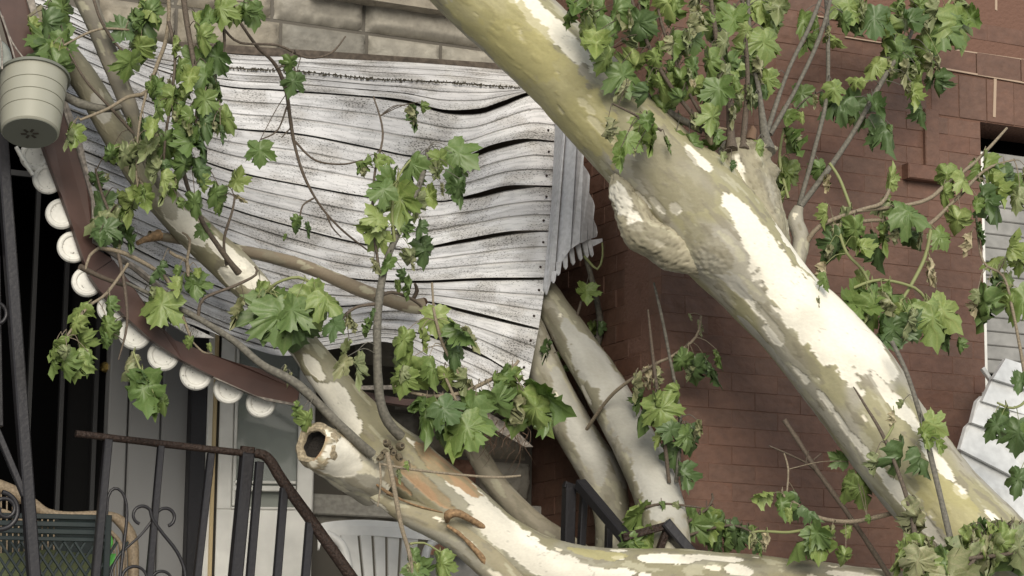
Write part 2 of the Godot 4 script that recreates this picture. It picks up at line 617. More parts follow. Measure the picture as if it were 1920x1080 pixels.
# ---------------------------------------------------------------- plane tree limbs
# patches: [centre, long half axis, short half axis] on the surface, long axis along the limb; kind 0 cream, 1 tan
func limb_mesh(pts: Array, step: float, seed_: int, cream: float, patches: Array, tint: Color, lumps := [], rough := 0.05) -> ArrayMesh:
	var ring := smooth_path(pts, step)
	var rmax := 0.0
	for r in ring:
		rmax = maxf(rmax, r[1])
	var sides := maxi(12, int(TAU * rmax / step))
	var rows := ring.size()
	var v := PackedVector3Array()
	var col := PackedColorArray()
	v.resize(rows * (sides + 1))
	col.resize(rows * (sides + 1))
	var side := Vector3.UP
	var len_ := 0.0
	var so := seed_ * 17.3
	for j in rows:
		var cj: Vector3 = ring[j][0]
		var rj: float = ring[j][1]
		var t: Vector3 = (ring[mini(j + 1, rows - 1)][0] - ring[maxi(j - 1, 0)][0]).normalized()
		if j == 0:
			side = t.cross(Vector3(0.31, 0.2, 0.93)).normalized()
		else:
			len_ += cj.distance_to(ring[j - 1][0])
		side = (side - t * side.dot(t)).normalized()
		var b := t.cross(side)
		var near := []
		for q in patches:
			if (q[0] - cj).length() < rj * 1.6 + q[1]:
				near.append(q)
		for k in sides + 1:
			var a := TAU * (k % sides) / sides
			var d := side * cos(a) + b * sin(a)
			var p := cj + d * rj
			var r := rj * (1.0 + rough * nz3.get_noise_3dv(p * 3.2) + rough * 0.35 * nz3.get_noise_3dv(p * 11.0))
			for l in lumps:
				var e: float = p.distance_to(l[0]) / l[1]
				if e < 1.0:
					r += l[2] * (1.0 - e * e) * (1.0 - e * e) * (1.0 + 0.5 * nz.get_noise_3dv(p * 45.0))
			var lx := cos(a) * rj
			var ly := sin(a) * rj
			var warp := nz2.get_noise_3d(lx * 38.0 + so, ly * 38.0, len_ * 27.0)
			var n1 := nz.get_noise_3d(lx * 13.0 + so, ly * 13.0, len_ * 5.5) + warp * 0.12
			var n2 := nz.get_noise_3d(lx * 21.0 - so, ly * 17.0 + 31.0, len_ * 6.0 + 7.0) + warp * 0.10
			var n3 := nz3.get_noise_3d(lx * 5.0 + so, ly * 5.0, len_ * 2.5 + 3.0)
			var fine := nz2.get_noise_3dv(p * 120.0)
			var c := tint
			c = c.lerp(tint * 1.15 if cream <= -0.3 else (Color(.26, .245, .185) if seed_ == 4 else Color(.32, .30, .245)), smoothstep(-0.1, 0.35, n3))
			c = c * (1.0 + 0.10 * nz.get_noise_3d(lx * 26.0, ly * 26.0 + so, len_ * 3.5))
			var depth := 0.0
			if n2 > 0.34:
				c = c.lerp(Color(.20, .18, .13), 0.7)
				depth = 0.0012
			elif n2 < -0.36:
				c = c.lerp(Color(.42, .40, .29), 0.6)
				depth = -0.0008
			if n1 > 0.485 - cream:
				c = c * 0.78
			if n1 > 0.52 - cream:
				c = Color(.70, .655, .535).lerp(Color(.56, .52, .40), smoothstep(0.0, 0.5, n3))
				depth = -0.0022
			for q in near:
				var w: Vector3 = p - q[0]
				var al = w.dot(t) / q[1]
				var ac: float = (w - t * w.dot(t)).length() / q[2]
				var e = al * al + ac * ac + 0.20 * warp + 0.55 * nz2.get_noise_3d(lx * 16.0, ly * 16.0 + so, len_ * 13.0)
				if q[3] < 2 and e >= 1.0 and e < 1.0 + 0.16 * minf(1.0, 0.012 / q[2]):
					c = c * 0.72
				if e < 1.0:
					if q[3] == 0:
						c = Color(.72, .685, .59).lerp(Color(.58, .55, .47), smoothstep(-0.1, 0.5, n3))
						depth = -0.0025
					elif q[3] == 1:
						c = Color(.36, .235, .135).lerp(Color(.27, .215, .13), smoothstep(-0.2, 0.3, n2))
						depth = -0.003
					elif q[3] == 4:
						c = Color(.41, .40, .36).lerp(Color(.33, .32, .28), smoothstep(-0.2, 0.3, n3))
						depth = -0.002
					elif q[3] == 5:
						c = c.lerp(Color(.215, .195, .135), 0.62)
					elif q[3] == 2:
						c = Color(.37, .335, .15).lerp(c, 0.3)
					else:
						c = Color(.36, .345, .30)
			if rough > 0.1:
				var crack := absf(nz.get_noise_3d(p.x * 26.0, p.y * 26.0, p.z * 26.0 + so))
				if crack < 0.07:
					c = c.lerp(Color(.09, .075, .055), 0.45 * (1.0 - crack / 0.07))
					depth -= 0.006 * (1.0 - crack / 0.07)
				depth += 0.004 * nz2.get_noise_3dv(p * 38.0)
			c = c * (1.0 + 0.07 * fine + 0.06 * nz2.get_noise_3d(lx * 90.0, ly * 90.0, len_ * 260.0))
			v[j * (sides + 1) + k] = cj + d * (r + depth)
			col[j * (sides + 1) + k] = c
	return grid_mesh(v, col, rows, sides + 1, true)

func grid_mesh(v: PackedVector3Array, col: PackedColorArray, rows: int, cols: int, closed: bool) -> ArrayMesh:
	var nrm := PackedVector3Array()
	nrm.resize(v.size())
	var idx := PackedInt32Array()
	for j in rows:
		for k in cols:
			var k0: int = k - 1 if k > 0 else (cols - 2 if closed else 0)
			var k1: int = k + 1 if k < cols - 1 else (1 if closed else k)
			var du := v[j * cols + k1] - v[j * cols + k0]
			var dv := v[mini(j + 1, rows - 1) * cols + k] - v[maxi(j - 1, 0) * cols + k]
			nrm[j * cols + k] = du.cross(dv).normalized()
			if j < rows - 1 and k < cols - 1:
				var a := j * cols + k
				idx.append_array([a, a + cols, a + 1, a + 1, a + cols, a + cols + 1])
	# outward check with one vertex
	var mid := (rows / 2) * cols
	var cen := Vector3.ZERO
	for k in cols:
		cen += v[mid + k]
	cen /= cols
	if closed and nrm[mid].dot(v[mid] - cen) < 0.0:
		for k in nrm.size():
			nrm[k] = -nrm[k]
	var probe := (rows / 2) * (cols - 1) * 6
	if (v[idx[probe + 2]] - v[idx[probe]]).cross(v[idx[probe + 1]] - v[idx[probe]]).dot(nrm[idx[probe]]) < 0.0:
		for k in range(0, idx.size(), 3):
			var t := idx[k + 1]
			idx[k + 1] = idx[k + 2]
			idx[k + 2] = t
	var arr := []
	arr.resize(Mesh.ARRAY_MAX)
	arr[Mesh.ARRAY_VERTEX] = v
	arr[Mesh.ARRAY_NORMAL] = nrm
	arr[Mesh.ARRAY_COLOR] = col
	arr[Mesh.ARRAY_INDEX] = idx
	var me := ArrayMesh.new()
	me.add_surface_from_arrays(Mesh.PRIMITIVE_TRIANGLES, arr)
	return me

func on_limb(path: Array, list: Array) -> Array:   # patches given as [x, y, half length px, half width px, kind] to places on a limb's near side
	var ring := smooth_path(path, 0.02)
	var out := []
	for q in list:
		var d := ray(q[0], q[1]).normalized()
		var best := 1e9
		var hit := Vector3.ZERO
		for r in ring:
			var w: Vector3 = r[0] - cam_at
			var along := w.dot(d)
			var miss := (w - d * along).length()
			if miss - r[1] < best:
				best = miss - r[1]
				var rr: float = maxf(r[1] * r[1] - miss * miss, 0.0)
				hit = cam_at + d * (along - sqrt(rr))
		var k := mpp(hit)
		out.append([hit, q[2] * k, q[3] * k, q[4]])
	return out

func end_cap(path: Array, at_start: bool, mat_: Material, parent: Node3D, called := "broken_end") -> void:
	var r := px_path(path)
	var i := 0 if at_start else r.size() - 1
	var c: Vector3 = r[i][0]
	var o: Vector3 = (c - r[1][0]).normalized() if at_start else (c - r[i - 1][0]).normalized()
	var st := mb()
	var s := o.cross(Vector3.UP).normalized()
	var b := o.cross(s)
	var n := 22
	var rim := []
	for k in n:
		var a := TAU * k / n
		rim.append(c + (s * cos(a) + b * sin(a)) * r[i][1] * 1.01 + o * r[i][1] * rng.randf_range(-0.1, 0.3))
	for k in n:
		var m: int = (k + 1) % n
		var tip := c + o * 0.004
		var nn: Vector3 = (rim[m] - tip).cross(rim[k] - tip).normalized()
		for q in [tip, rim[k], rim[m]]:
			st.set_normal(nn); st.set_uv(Vector2.ZERO); st.add_vertex(q)
	part(called, st.commit(), mat_, parent)


# ---------------------------------------------------------------- scene
func _ready() -> void:
	rng.seed = 20
	nz.seed = 3; nz.frequency = 1.0; nz.fractal_octaves = 2; nz.noise_type = FastNoiseLite.TYPE_SIMPLEX_SMOOTH
	nz2.seed = 8; nz2.frequency = 1.0; nz2.fractal_octaves = 2; nz2.noise_type = FastNoiseLite.TYPE_SIMPLEX_SMOOTH
	nz3.seed = 15; nz3.frequency = 1.0; nz3.fractal_octaves = 2; nz3.noise_type = FastNoiseLite.TYPE_SIMPLEX_SMOOTH
	cam_basis = Basis(Vector3.RIGHT, deg_to_rad(10.0)) * Basis(Vector3.BACK, deg_to_rad(0.7))
	u_ax = Vector3(cos(YAW), 0, -sin(YAW))
	n_ax = Vector3(sin(YAW), 0, cos(YAW))
	o_at = cam_at + ray(1500, 540) * 10.3 - n_ax * 1.1

	var cam := Camera3D.new()
	cam.name = "camera"
	add_child(cam)
	cam.transform = Transform3D(cam_basis, cam_at)
	cam.fov = rad_to_deg(2.0 * atan(540.0 / FPX))
	cam.near = 0.1
	cam.far = 400.0
	cam.current = true

	var sky_m := ProceduralSkyMaterial.new()
	sky_m.sky_top_color = Color(.66, .69, .73)
	sky_m.sky_horizon_color = Color(.86, .865, .87)
	sky_m.sky_curve = 0.2
	sky_m.ground_bottom_color = Color(.25, .24, .22)
	sky_m.ground_horizon_color = Color(.6, .6, .6)
	sky_m.energy_multiplier = 0.8
	var sky := Sky.new()
	sky.sky_material = sky_m
	var env := Environment.new()
	env.background_mode = Environment.BG_SKY
	env.sky = sky
	env.tonemap_mode = Environment.TONE_MAPPER_LINEAR
	env.tonemap_exposure = 2.25
	env.sdfgi_enabled = true
	env.ssao_enabled = true
	env.ssil_enabled = true
	var we := WorldEnvironment.new()
	we.name = "environment"
	we.environment = env
	add_child(we)
	var sun := DirectionalLight3D.new()
	sun.name = "sun"
	add_child(sun)
	sun.light_energy = 0.5
	sun.light_angular_distance = 34.0
	sun.light_color = Color(1.0, .97, .915)
	sun.shadow_enabled = true
	sun.look_at_from_position(Vector3(0.9, 3.5, 8.5), Vector3.ZERO)

	make_materials()
	make_leaves()
	build_setting()
	build_stone_house()
	build_brick_house()
	build_awning()
	build_porch_things()
	build_tree()
	build_fallen_limb()
	build_back_limbs()
	build_hanging_branch()
	build_small_branches()


func build_setting() -> void:
	var st := mb()
	quad(st, Vector3(-150, 0, 150), Vector3(-150, 0, -150), Vector3(150, 0, -150), Vector3(150, 0, 150))
	struct("ground", st.commit(), M.asphalt)
	st = mb()
	bx(st, Transform3D(house_basis(), W(0, 0.06, 2.9)), Vector3(40, 0.12, 3.4))
	struct("sidewalk", st.commit(), M.concrete)


func course_of(h: float, base: float, step: float) -> int:
	return int(floor((h - base) / step))


func build_stone_house() -> void:
	var a := SH(392, 600, 0)
	var corner := SH(1500, 540, 1.1)
	var c0 := corner_s()
	var house := thing("stone_house", W(a.x, 0.12, 0), "grey stone faced row house behind the crushed porch awning, with dark doorway", "house")
	var top := 7.5
	var floor_h := 1.9
	# the wall proper, round the doorway at its left
	var st := mb()
	var hole_top := SH(200, 250, 0).y
	bx(st, Transform3D(house_basis(), W((a.x + c0) / 2, top / 2, -0.17)), Vector3(c0 - a.x, top, 0.3))
	bx(st, Transform3D(house_basis(), W(a.x - 1.5, (hole_top + top) / 2, -0.17)), Vector3(3.0, top - hole_top, 0.3))
	var wall := part("wall", st.commit(), M.stone_joint, house)
	# stone blocks: rows above the awning and below it
	var step := 0.178
	var kinds := ["stone0", "stone1", "stone2", "stone3"]
	var base := SH(700, 62, 0).y
	for row in range(-13, 6):
		var h0 := base + row * step
		if row > -7 and row < -1:
			continue
		var s := SH(250 + 90 * (absi(row) % 3), 60, 0).x - 0.35
		while s < c0 - 0.03:
			var len_ := rng.randf_range(0.3, 0.62)
			var s1 := minf(s + len_, c0 - 0.01)
			if s1 - s > 0.06 and (row >= -1 or s > SH(560, 900, 0).x):
				var m: Material = M[kinds[rng.randi_range(0, 3)]]
				if row < -6 and rng.randf() < 0.22:
					m = M.stone_red
				part("stone_block", stone(s + 0.007, s1 - 0.007, h0 + 0.006, h0 + step - 0.008, rng.randf_range(0.015, 0.034)), m, wall)
			s = s1
	part("stone_sill", pbox(588, 1050, 938, 976, -0.01, 0.075, 0.006), M.sill, house)
	# the timber rail over the awning
	var rail := slab([[330, 78, .035], [640, 98, .035], [985, 122, .035], [1040, 126, .035], [1040, 142, .035], [985, 137, .035], [640, 114, .035], [330, 93, .035]], 0.04)
	part("ledger_board", rail, M.wood, house)
	part("drip_board", slab([[590, -16, .10], [940, 36, .10], [960, 22, .10], [600, -40, .10]], 0.09), M.stone3, house)
	# doorway: a dark vestibule
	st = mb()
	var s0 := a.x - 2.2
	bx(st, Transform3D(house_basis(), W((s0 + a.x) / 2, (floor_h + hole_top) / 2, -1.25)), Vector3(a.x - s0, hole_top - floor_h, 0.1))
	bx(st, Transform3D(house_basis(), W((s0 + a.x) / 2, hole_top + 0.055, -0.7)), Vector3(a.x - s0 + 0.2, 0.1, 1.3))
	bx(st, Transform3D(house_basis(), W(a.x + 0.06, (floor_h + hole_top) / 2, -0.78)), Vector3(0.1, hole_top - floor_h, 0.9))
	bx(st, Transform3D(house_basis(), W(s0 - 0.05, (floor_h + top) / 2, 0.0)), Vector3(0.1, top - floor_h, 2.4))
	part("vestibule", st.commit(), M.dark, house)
	st = mb()
	bx(st, Transform3D(house_basis(), W((s0 + c0) / 2, floor_h - 0.5, 0.5)), Vector3(c0 - s0, 1.0, 1.25))
	part("porch_floor", st.commit(), M.concrete, house)
	# dark inner door with security bars
	for x in [58, 118, 182]:
		part("security_bar", pbox(x - 4, x + 4, 300, 1100, -0.06, -0.04), M.bar, house)
	part("security_bar", pbox(0, 195, 326, 336, -0.05, -0.03), M.bar, house)
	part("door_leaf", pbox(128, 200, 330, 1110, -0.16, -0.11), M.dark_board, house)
	part("door_knob", lathe([[0.0, .045], [.012, .045], [.02, .034], [.022, .022], [.012, .01], [.012, 0]], Transform3D(house_basis() * Basis(Vector3.RIGHT, PI / 2), F(193, 690, -0.11)), 16), M.brass, house)
	# grey boards beside it
	var bxs := [200, 239, 301, 353]
	for k in 3:
		part("grey_board", pbox(bxs[k] + 1.5, bxs[k + 1] - 1.5, 560, 1120, -0.09, -0.03 - 0.008 * (k % 2), 0.006), [M.board, M.board, M.board][k], house)
	part("black_post", pbox(356, 386, 560, 1120, -0.06, 0.015, 0.004), M.iron, house)
	part("door_jamb", pbox(387, 398, 560, 1120, -0.05, 0.02, 0.003), M.white, house)
	part("door_trim", pbox(398.5, 405, 560, 1120, -0.05, 0.03, 0.002), M.cream, house)
	build_storm_door(house)


func stone(s0: float, s1: float, h0: float, h1: float, proud: float) -> ArrayMesh:   # a split faced block: pitched edges and a few broken bites
	var nx := 18
	var ny := 8
	var g := []
	var chip := nz.get_noise_2d(s0 * 7.0, h0 * 31.0) > 0.05
	for j in ny + 1:
		var row := []
		for k in nx + 1:
			var e := minf(minf(float(k), float(nx - k)), minf(float(j), float(ny - j)))
			var s := lerpf(s0, s1, float(k) / nx)
			var h := lerpf(h0, h1, float(j) / ny)
			var o := -0.018 if e < 0.5 else proud * (1.0 + 0.35 * nz.get_noise_2d(s * 6.0, h * 8.0) + 0.12 * nz2.get_noise_2d(s * 30.0, h * 30.0))
			if e > 0.5 and e < 1.5:
				o *= 0.88
			if chip and j > 0 and j < 3 and nz2.get_noise_2d(s * 13.0, h0 * 5.0) > 0.05 * j:
				o -= proud * 0.55
			row.append(W(s, h, o))
		g.append(row)
	var nn := []
	for j in ny + 1:
		var row := []
		for k in nx + 1:
			var du: Vector3 = g[j][mini(k + 1, nx)] - g[j][maxi(k - 1, 0)]
			var dv: Vector3 = g[mini(j + 1, ny)][k] - g[maxi(j - 1, 0)][k]
			row.append(du.cross(dv).normalized())
		nn.append(row)
	var st := mb()
	for j in ny:
		for k in nx:
			for q in [[j, k], [j + 1, k], [j + 1, k + 1], [j, k], [j + 1, k + 1], [j, k + 1]]:
				st.set_normal(nn[q[0]][q[1]])
				st.set_uv(Vector2(q[1], q[0]))
				st.add_vertex(g[q[0]][q[1]])
	st.index()
	return st.commit()


func build_storm_door(house: Node3D) -> void:
	var hinge := F(405, 1000, 0.03)
	var free := F(585, 1000, 0.2)
	var across := free - hinge
	across.y = 0
	var w := across.length()
	across = across.normalized()
	var nn := across.cross(Vector3.UP).normalized()
	if nn.dot(cam_basis.z) < 0.0:
		nn = -nn
	var b := Basis(across, Vector3.UP, nn if across.cross(Vector3.UP).dot(nn) > 0.0 else -nn)
	var h0 := F(405, 1140, 0.03).y
	var h1 := F(405, 590, 0.03).y
	var root := Vector3(hinge.x, 0, hinge.z)
	var bar := func(a0: float, a1: float, y0: float, y1: float, d0: float, d1: float, bev: float) -> ArrayMesh:
		var st := mb()
		bx(st, Transform3D(b, root + across * (a0 + a1) * w * 0.5 + Vector3.UP * (y0 + y1) * 0.5 + b.z * (d0 + d1) * 0.5), Vector3((a1 - a0) * w, y1 - y0, d1 - d0), bev)
		return st.commit()
	var door := part("storm_door", bar.call(0.0, 1.0, h0, F(405, 955, .03).y, -0.02, 0.012, 0.003), M.white, house)
	var ya := F(405, 942, .03).y
	var yb := F(405, 920, .03).y
	part("stile", bar.call(0.0, 0.15, F(405, 955, .03).y, h1, -0.02, 0.014, 0.004), M.white, door)
	part("stile", bar.call(0.83, 1.0, F(405, 955, .03).y, h1, -0.02, 0.014, 0.004), M.white, door)
	part("rail", bar.call(0.15, 0.83, F(405, 955, .03).y, F(405, 950, .03).y, -0.02, 0.02, 0.004), M.white, door)
	part("sash_rail", bar.call(0.16, 0.82, yb, yb + 0.022, -0.012, 0.008, 0.003), M.white, door)
	part("sash_rail", bar.call(0.16, 0.82, yb + 0.03, yb + 0.042, -0.012, 0.006, 0.003), M.white, door)
	part("sash_stile", bar.call(0.155, 0.19, yb - 0.06, h1, -0.012, 0.006, 0.003), M.white, door)
	part("pane", bar.call(0.17, 0.82, yb + 0.03, h1, -0.006, -0.002, 0.0), M.glass, door)
	part("curtain", bar.call(0.16, 0.82, F(405, 950, .03).y, h1, -0.05, -0.045, 0.0), M.curtain, door)


func corner_s() -> float:   # where the front of the brick house ends
	return SH(1240, 600, 1.1).x


func brick_variants() -> Array:
	var out := []
	for k in 4:
		var st := mb()
		bx(st, Transform3D(Basis.from_euler(Vector3(rng.randf_range(-.012, .012), rng.randf_range(-.012, .012), rng.randf_range(-.004, .004))), Vector3(0, 0, -0.05 + 0.0)), Vector3(0.2100, 0.0708, 0.1), 0.0014)
		out.append(st.commit())
	return out


func build_brick_house() -> void:
	var cs := corner_s()
	var house := thing("brick_house", W(cs, 0.12, 1.1), "brown painted brick house behind the leaning tree trunk", "house")
	var win0 := SH(1838, 228, 1.1)
	var win1 := SH(1838, 735, 1.1)
	var top := 7.5
	var end := cs + 4.2
	# front wall with its window opening
	var st := mb()
	var back := -0.0016
	for r in [[cs, win0.x, 0.12, top], [win0.x, win0.x + 1.0, win0.y, top], [win0.x, win0.x + 1.0, 0.12, win1.y], [win0.x + 1.0, end, 0.12, top]]:
		bx(st, Transform3D(house_basis(), W((r[0] + r[1]) / 2, (r[2] + r[3]) / 2, 1.1 - 0.15 + back)), Vector3(r[1] - r[0], r[3] - r[2], 0.3))
	var wall := part("front_wall", st.commit(), M.mortar, house)
	var bricks := brick_variants()
	var ch := 0.0725
	var bl := 0.212
	var base := SH(1240, 1110, 1.1).y
	var rows := 34
	for row in rows:
		var h := base + (row + 0.5) * ch
		for col in range(-1, 9):
			var s := cs + (col + 0.5 + (0.5 if row % 2 else 0.0)) * bl
			var s0 := s - 0.1025
			var s1 := s + 0.1025
			var xs := 1.0
			if s1 > win0.x and h > win1.y - 0.03 and h < win0.y + 0.05:
				if s0 > win0.x - 0.04:
					continue
				xs = (win0.x - 0.004 - s0) / 0.205
				s1 = win0.x - 0.004
			if s0 < cs:
				if s1 < cs + 0.05:
					continue
				xs = (s1 - cs) / 0.205
				s0 = cs
			var p := W((s0 + s1) / 2, h, 1.1 + rng.randf_range(-0.0012, 0.0010))
			if h > win0.y - 0.03 and h < SH(1850, 101, 1.1).y + 0.03 and s1 > SH(1745, 150, 1.1).x:
				continue
			brick(bricks, p, house_basis(), Vector3(xs, 1, 1), wall)
	# dressings at the upper right: soldier course, hood moulding and a stepped bracket
	var sx := SH(1745, 150, 1.1).x
	var ya := SH(1850, 101, 1.1).y
	var yb := SH(1850, 146, 1.1).y
	var yc := win0.y + 0.003
	for band in [[ya, yb + 0.002, 0.232, 0.008], [yb - 0.004, yc, 0.142, 0.002]]:
		var s := sx
		var k := 0
		while s < cs + 2.0:
			part("brick", wbox(s + 0.0015, s + band[2] - 0.0015, band[1] + 0.001, band[0] - 0.001, 1.0, 1.1 + band[3] + 0.0015 * (k % 3), 0.0025), M["brick%d" % ((k * 3 + 1) % 5)], wall)
			s += band[2]
			k += 1
	for l in [[[1790, 92], [1930, 112], 2.2], [[1742, 122], [1930, 155], 3.0], [[1500, 24], [1575, 36], 2.0], [[1585, 68], [1660, 80], 2.0]]:
		var a = l[0]
		var b = l[1]
		part("mortar_line", slab([[a[0], a[1], 1.1092], [b[0], b[1], 1.1092], [b[0], b[1] + l[2], 1.1092], [a[0], a[1] + l[2], 1.1092]], 0.03), M.pale_mortar, wall)
	part("mortar_line", slab([[1864, 144, 1.1072], [1869, 145, 1.1072], [1867, 220, 1.1072], [1862, 219, 1.1072]], 0.03), M.pale_mortar, wall)
	part("mortar_line", slab([[1866, -10, 1.1015], [1870, -10, 1.1015], [1870, 20, 1.1015], [1866, 18, 1.1015]], 0.03), M.pale_mortar, wall)
	part("bracket", pbox(1736, 1762, 205, 312, 1.09, 1.122, 0.004), M.brick0, wall)
	part("bracket", pbox(1704, 1782, 310, 338, 1.09, 1.15, 0.005), M.brick3, wall)
	# side wall that steps back to the stone house
	st = mb()
	bx(st, Transform3D(house_basis(), W(cs + 0.15 + 0.003, top / 2, 0.4)), Vector3(0.3, top, 1.1))
	var side := part("side_wall", st.commit(), M.mortar, house)
	var sb := Basis(-n_ax, Vector3.UP, -u_ax)
	sb = Basis(n_ax, Vector3.UP, -u_ax)
	for row in rows:
		var h := base + (row + 0.5) * ch
		for col in 6:
			var o := 1.1 - (col + (0.75 if row % 2 else 0.25)) * bl
			if o > 1.1 - 0.1:
				o = 1.1 - 0.052
				brick(bricks, W(cs, h, o), sb, Vector3(0.48, 1, 1), side)
				continue
			if o < 0.0:
				continue
			brick(bricks, W(cs + rng.randf_range(-.002, .002), h, o), sb, Vector3.ONE, side)
	# the window
	var win := part("window", pbox(1840, 1849, 285, 735, 1.0, 1.06, 0.003), M.white, house)
	part("reveal", wbox(win0.x, win0.x + 1.0, win1.y, win0.y, 0.83, 0.86), M.dark, win)
	var hb := SH(1850, 690, 1.0).y
	var ht := SH(1850, 283, 1.0).y
	var hh := ht
	while hh > hb:
		var st2 := mb()
		bx(st2, Transform3D(house_basis() * Basis(Vector3.RIGHT, -0.06), W(win0.x + 0.52, hh - 0.03, 0.985)), Vector3(0.96, 0.0585, 0.02), 0.004)
		part("slat", st2.commit(), M.grey_board, win)
		hh -= 0.06
	part("sill", wbox(win0.x - 0.02, win0.x + 1.0, win1.y - 0.05, win1.y, 0.9, 1.14, 0.006), M.white, win)


func brick(bricks: Array, p: Vector3, b: Basis, sc: Vector3, wall: Node3D) -> void:
	var o := MeshInstance3D.new()
	o.name = "brick"
	o.mesh = bricks[rng.randi_range(0, bricks.size() - 1)]
	o.material_override = M["brick%d" % rng.randi_range(0, 4)]
	wall.add_child(o, true)
	o.transform = Transform3D(b * Basis.from_scale(sc), p)


# ---------------------------------------------------------------- the awning
func line_y(pts: Array, x: float) -> float:
	var n := pts.size()
	if x <= pts[0][0]:
		return pts[0][1] + (x - pts[0][0]) * (pts[1][1] - pts[0][1]) / (pts[1][0] - pts[0][0])
	for k in n - 1:
		if x <= pts[k + 1][0]:
			var a = pts[maxi(k - 1, 0)]
			var b = pts[k]
			var c = pts[k + 1]
			var d = pts[mini(k + 2, n - 1)]
			var t: float = (x - b[0]) / (c[0] - b[0])
			var w: float = c[0] - b[0]
			var m0: float = (c[1] - a[1]) / maxf(c[0] - a[0], 1.0) * w
			var m1: float = (d[1] - b[1]) / maxf(d[0] - b[0], 1.0) * w
			return (2 * t * t * t - 3 * t * t + 1) * b[1] + (t * t * t - 2 * t * t + t) * m0 + (-2 * t * t * t + 3 * t * t) * c[1] + (t * t * t - t * t) * m1
	return pts[n - 1][1] + (x - pts[n - 1][0]) * (pts[n - 1][1] - pts[n - 2][1]) / (pts[n - 1][0] - pts[n - 2][0])

func sheet_off(i: float, x: float) -> float:
	var base := 0.06 + 0.088 * i
	var w := 1.0 - smoothstep(130.0, 430.0, x)
	return lerpf(base, maxf(base, 0.86), w * 0.9) + 0.05 * smoothstep(700.0, 1000.0, x) * sin(i * 0.35)

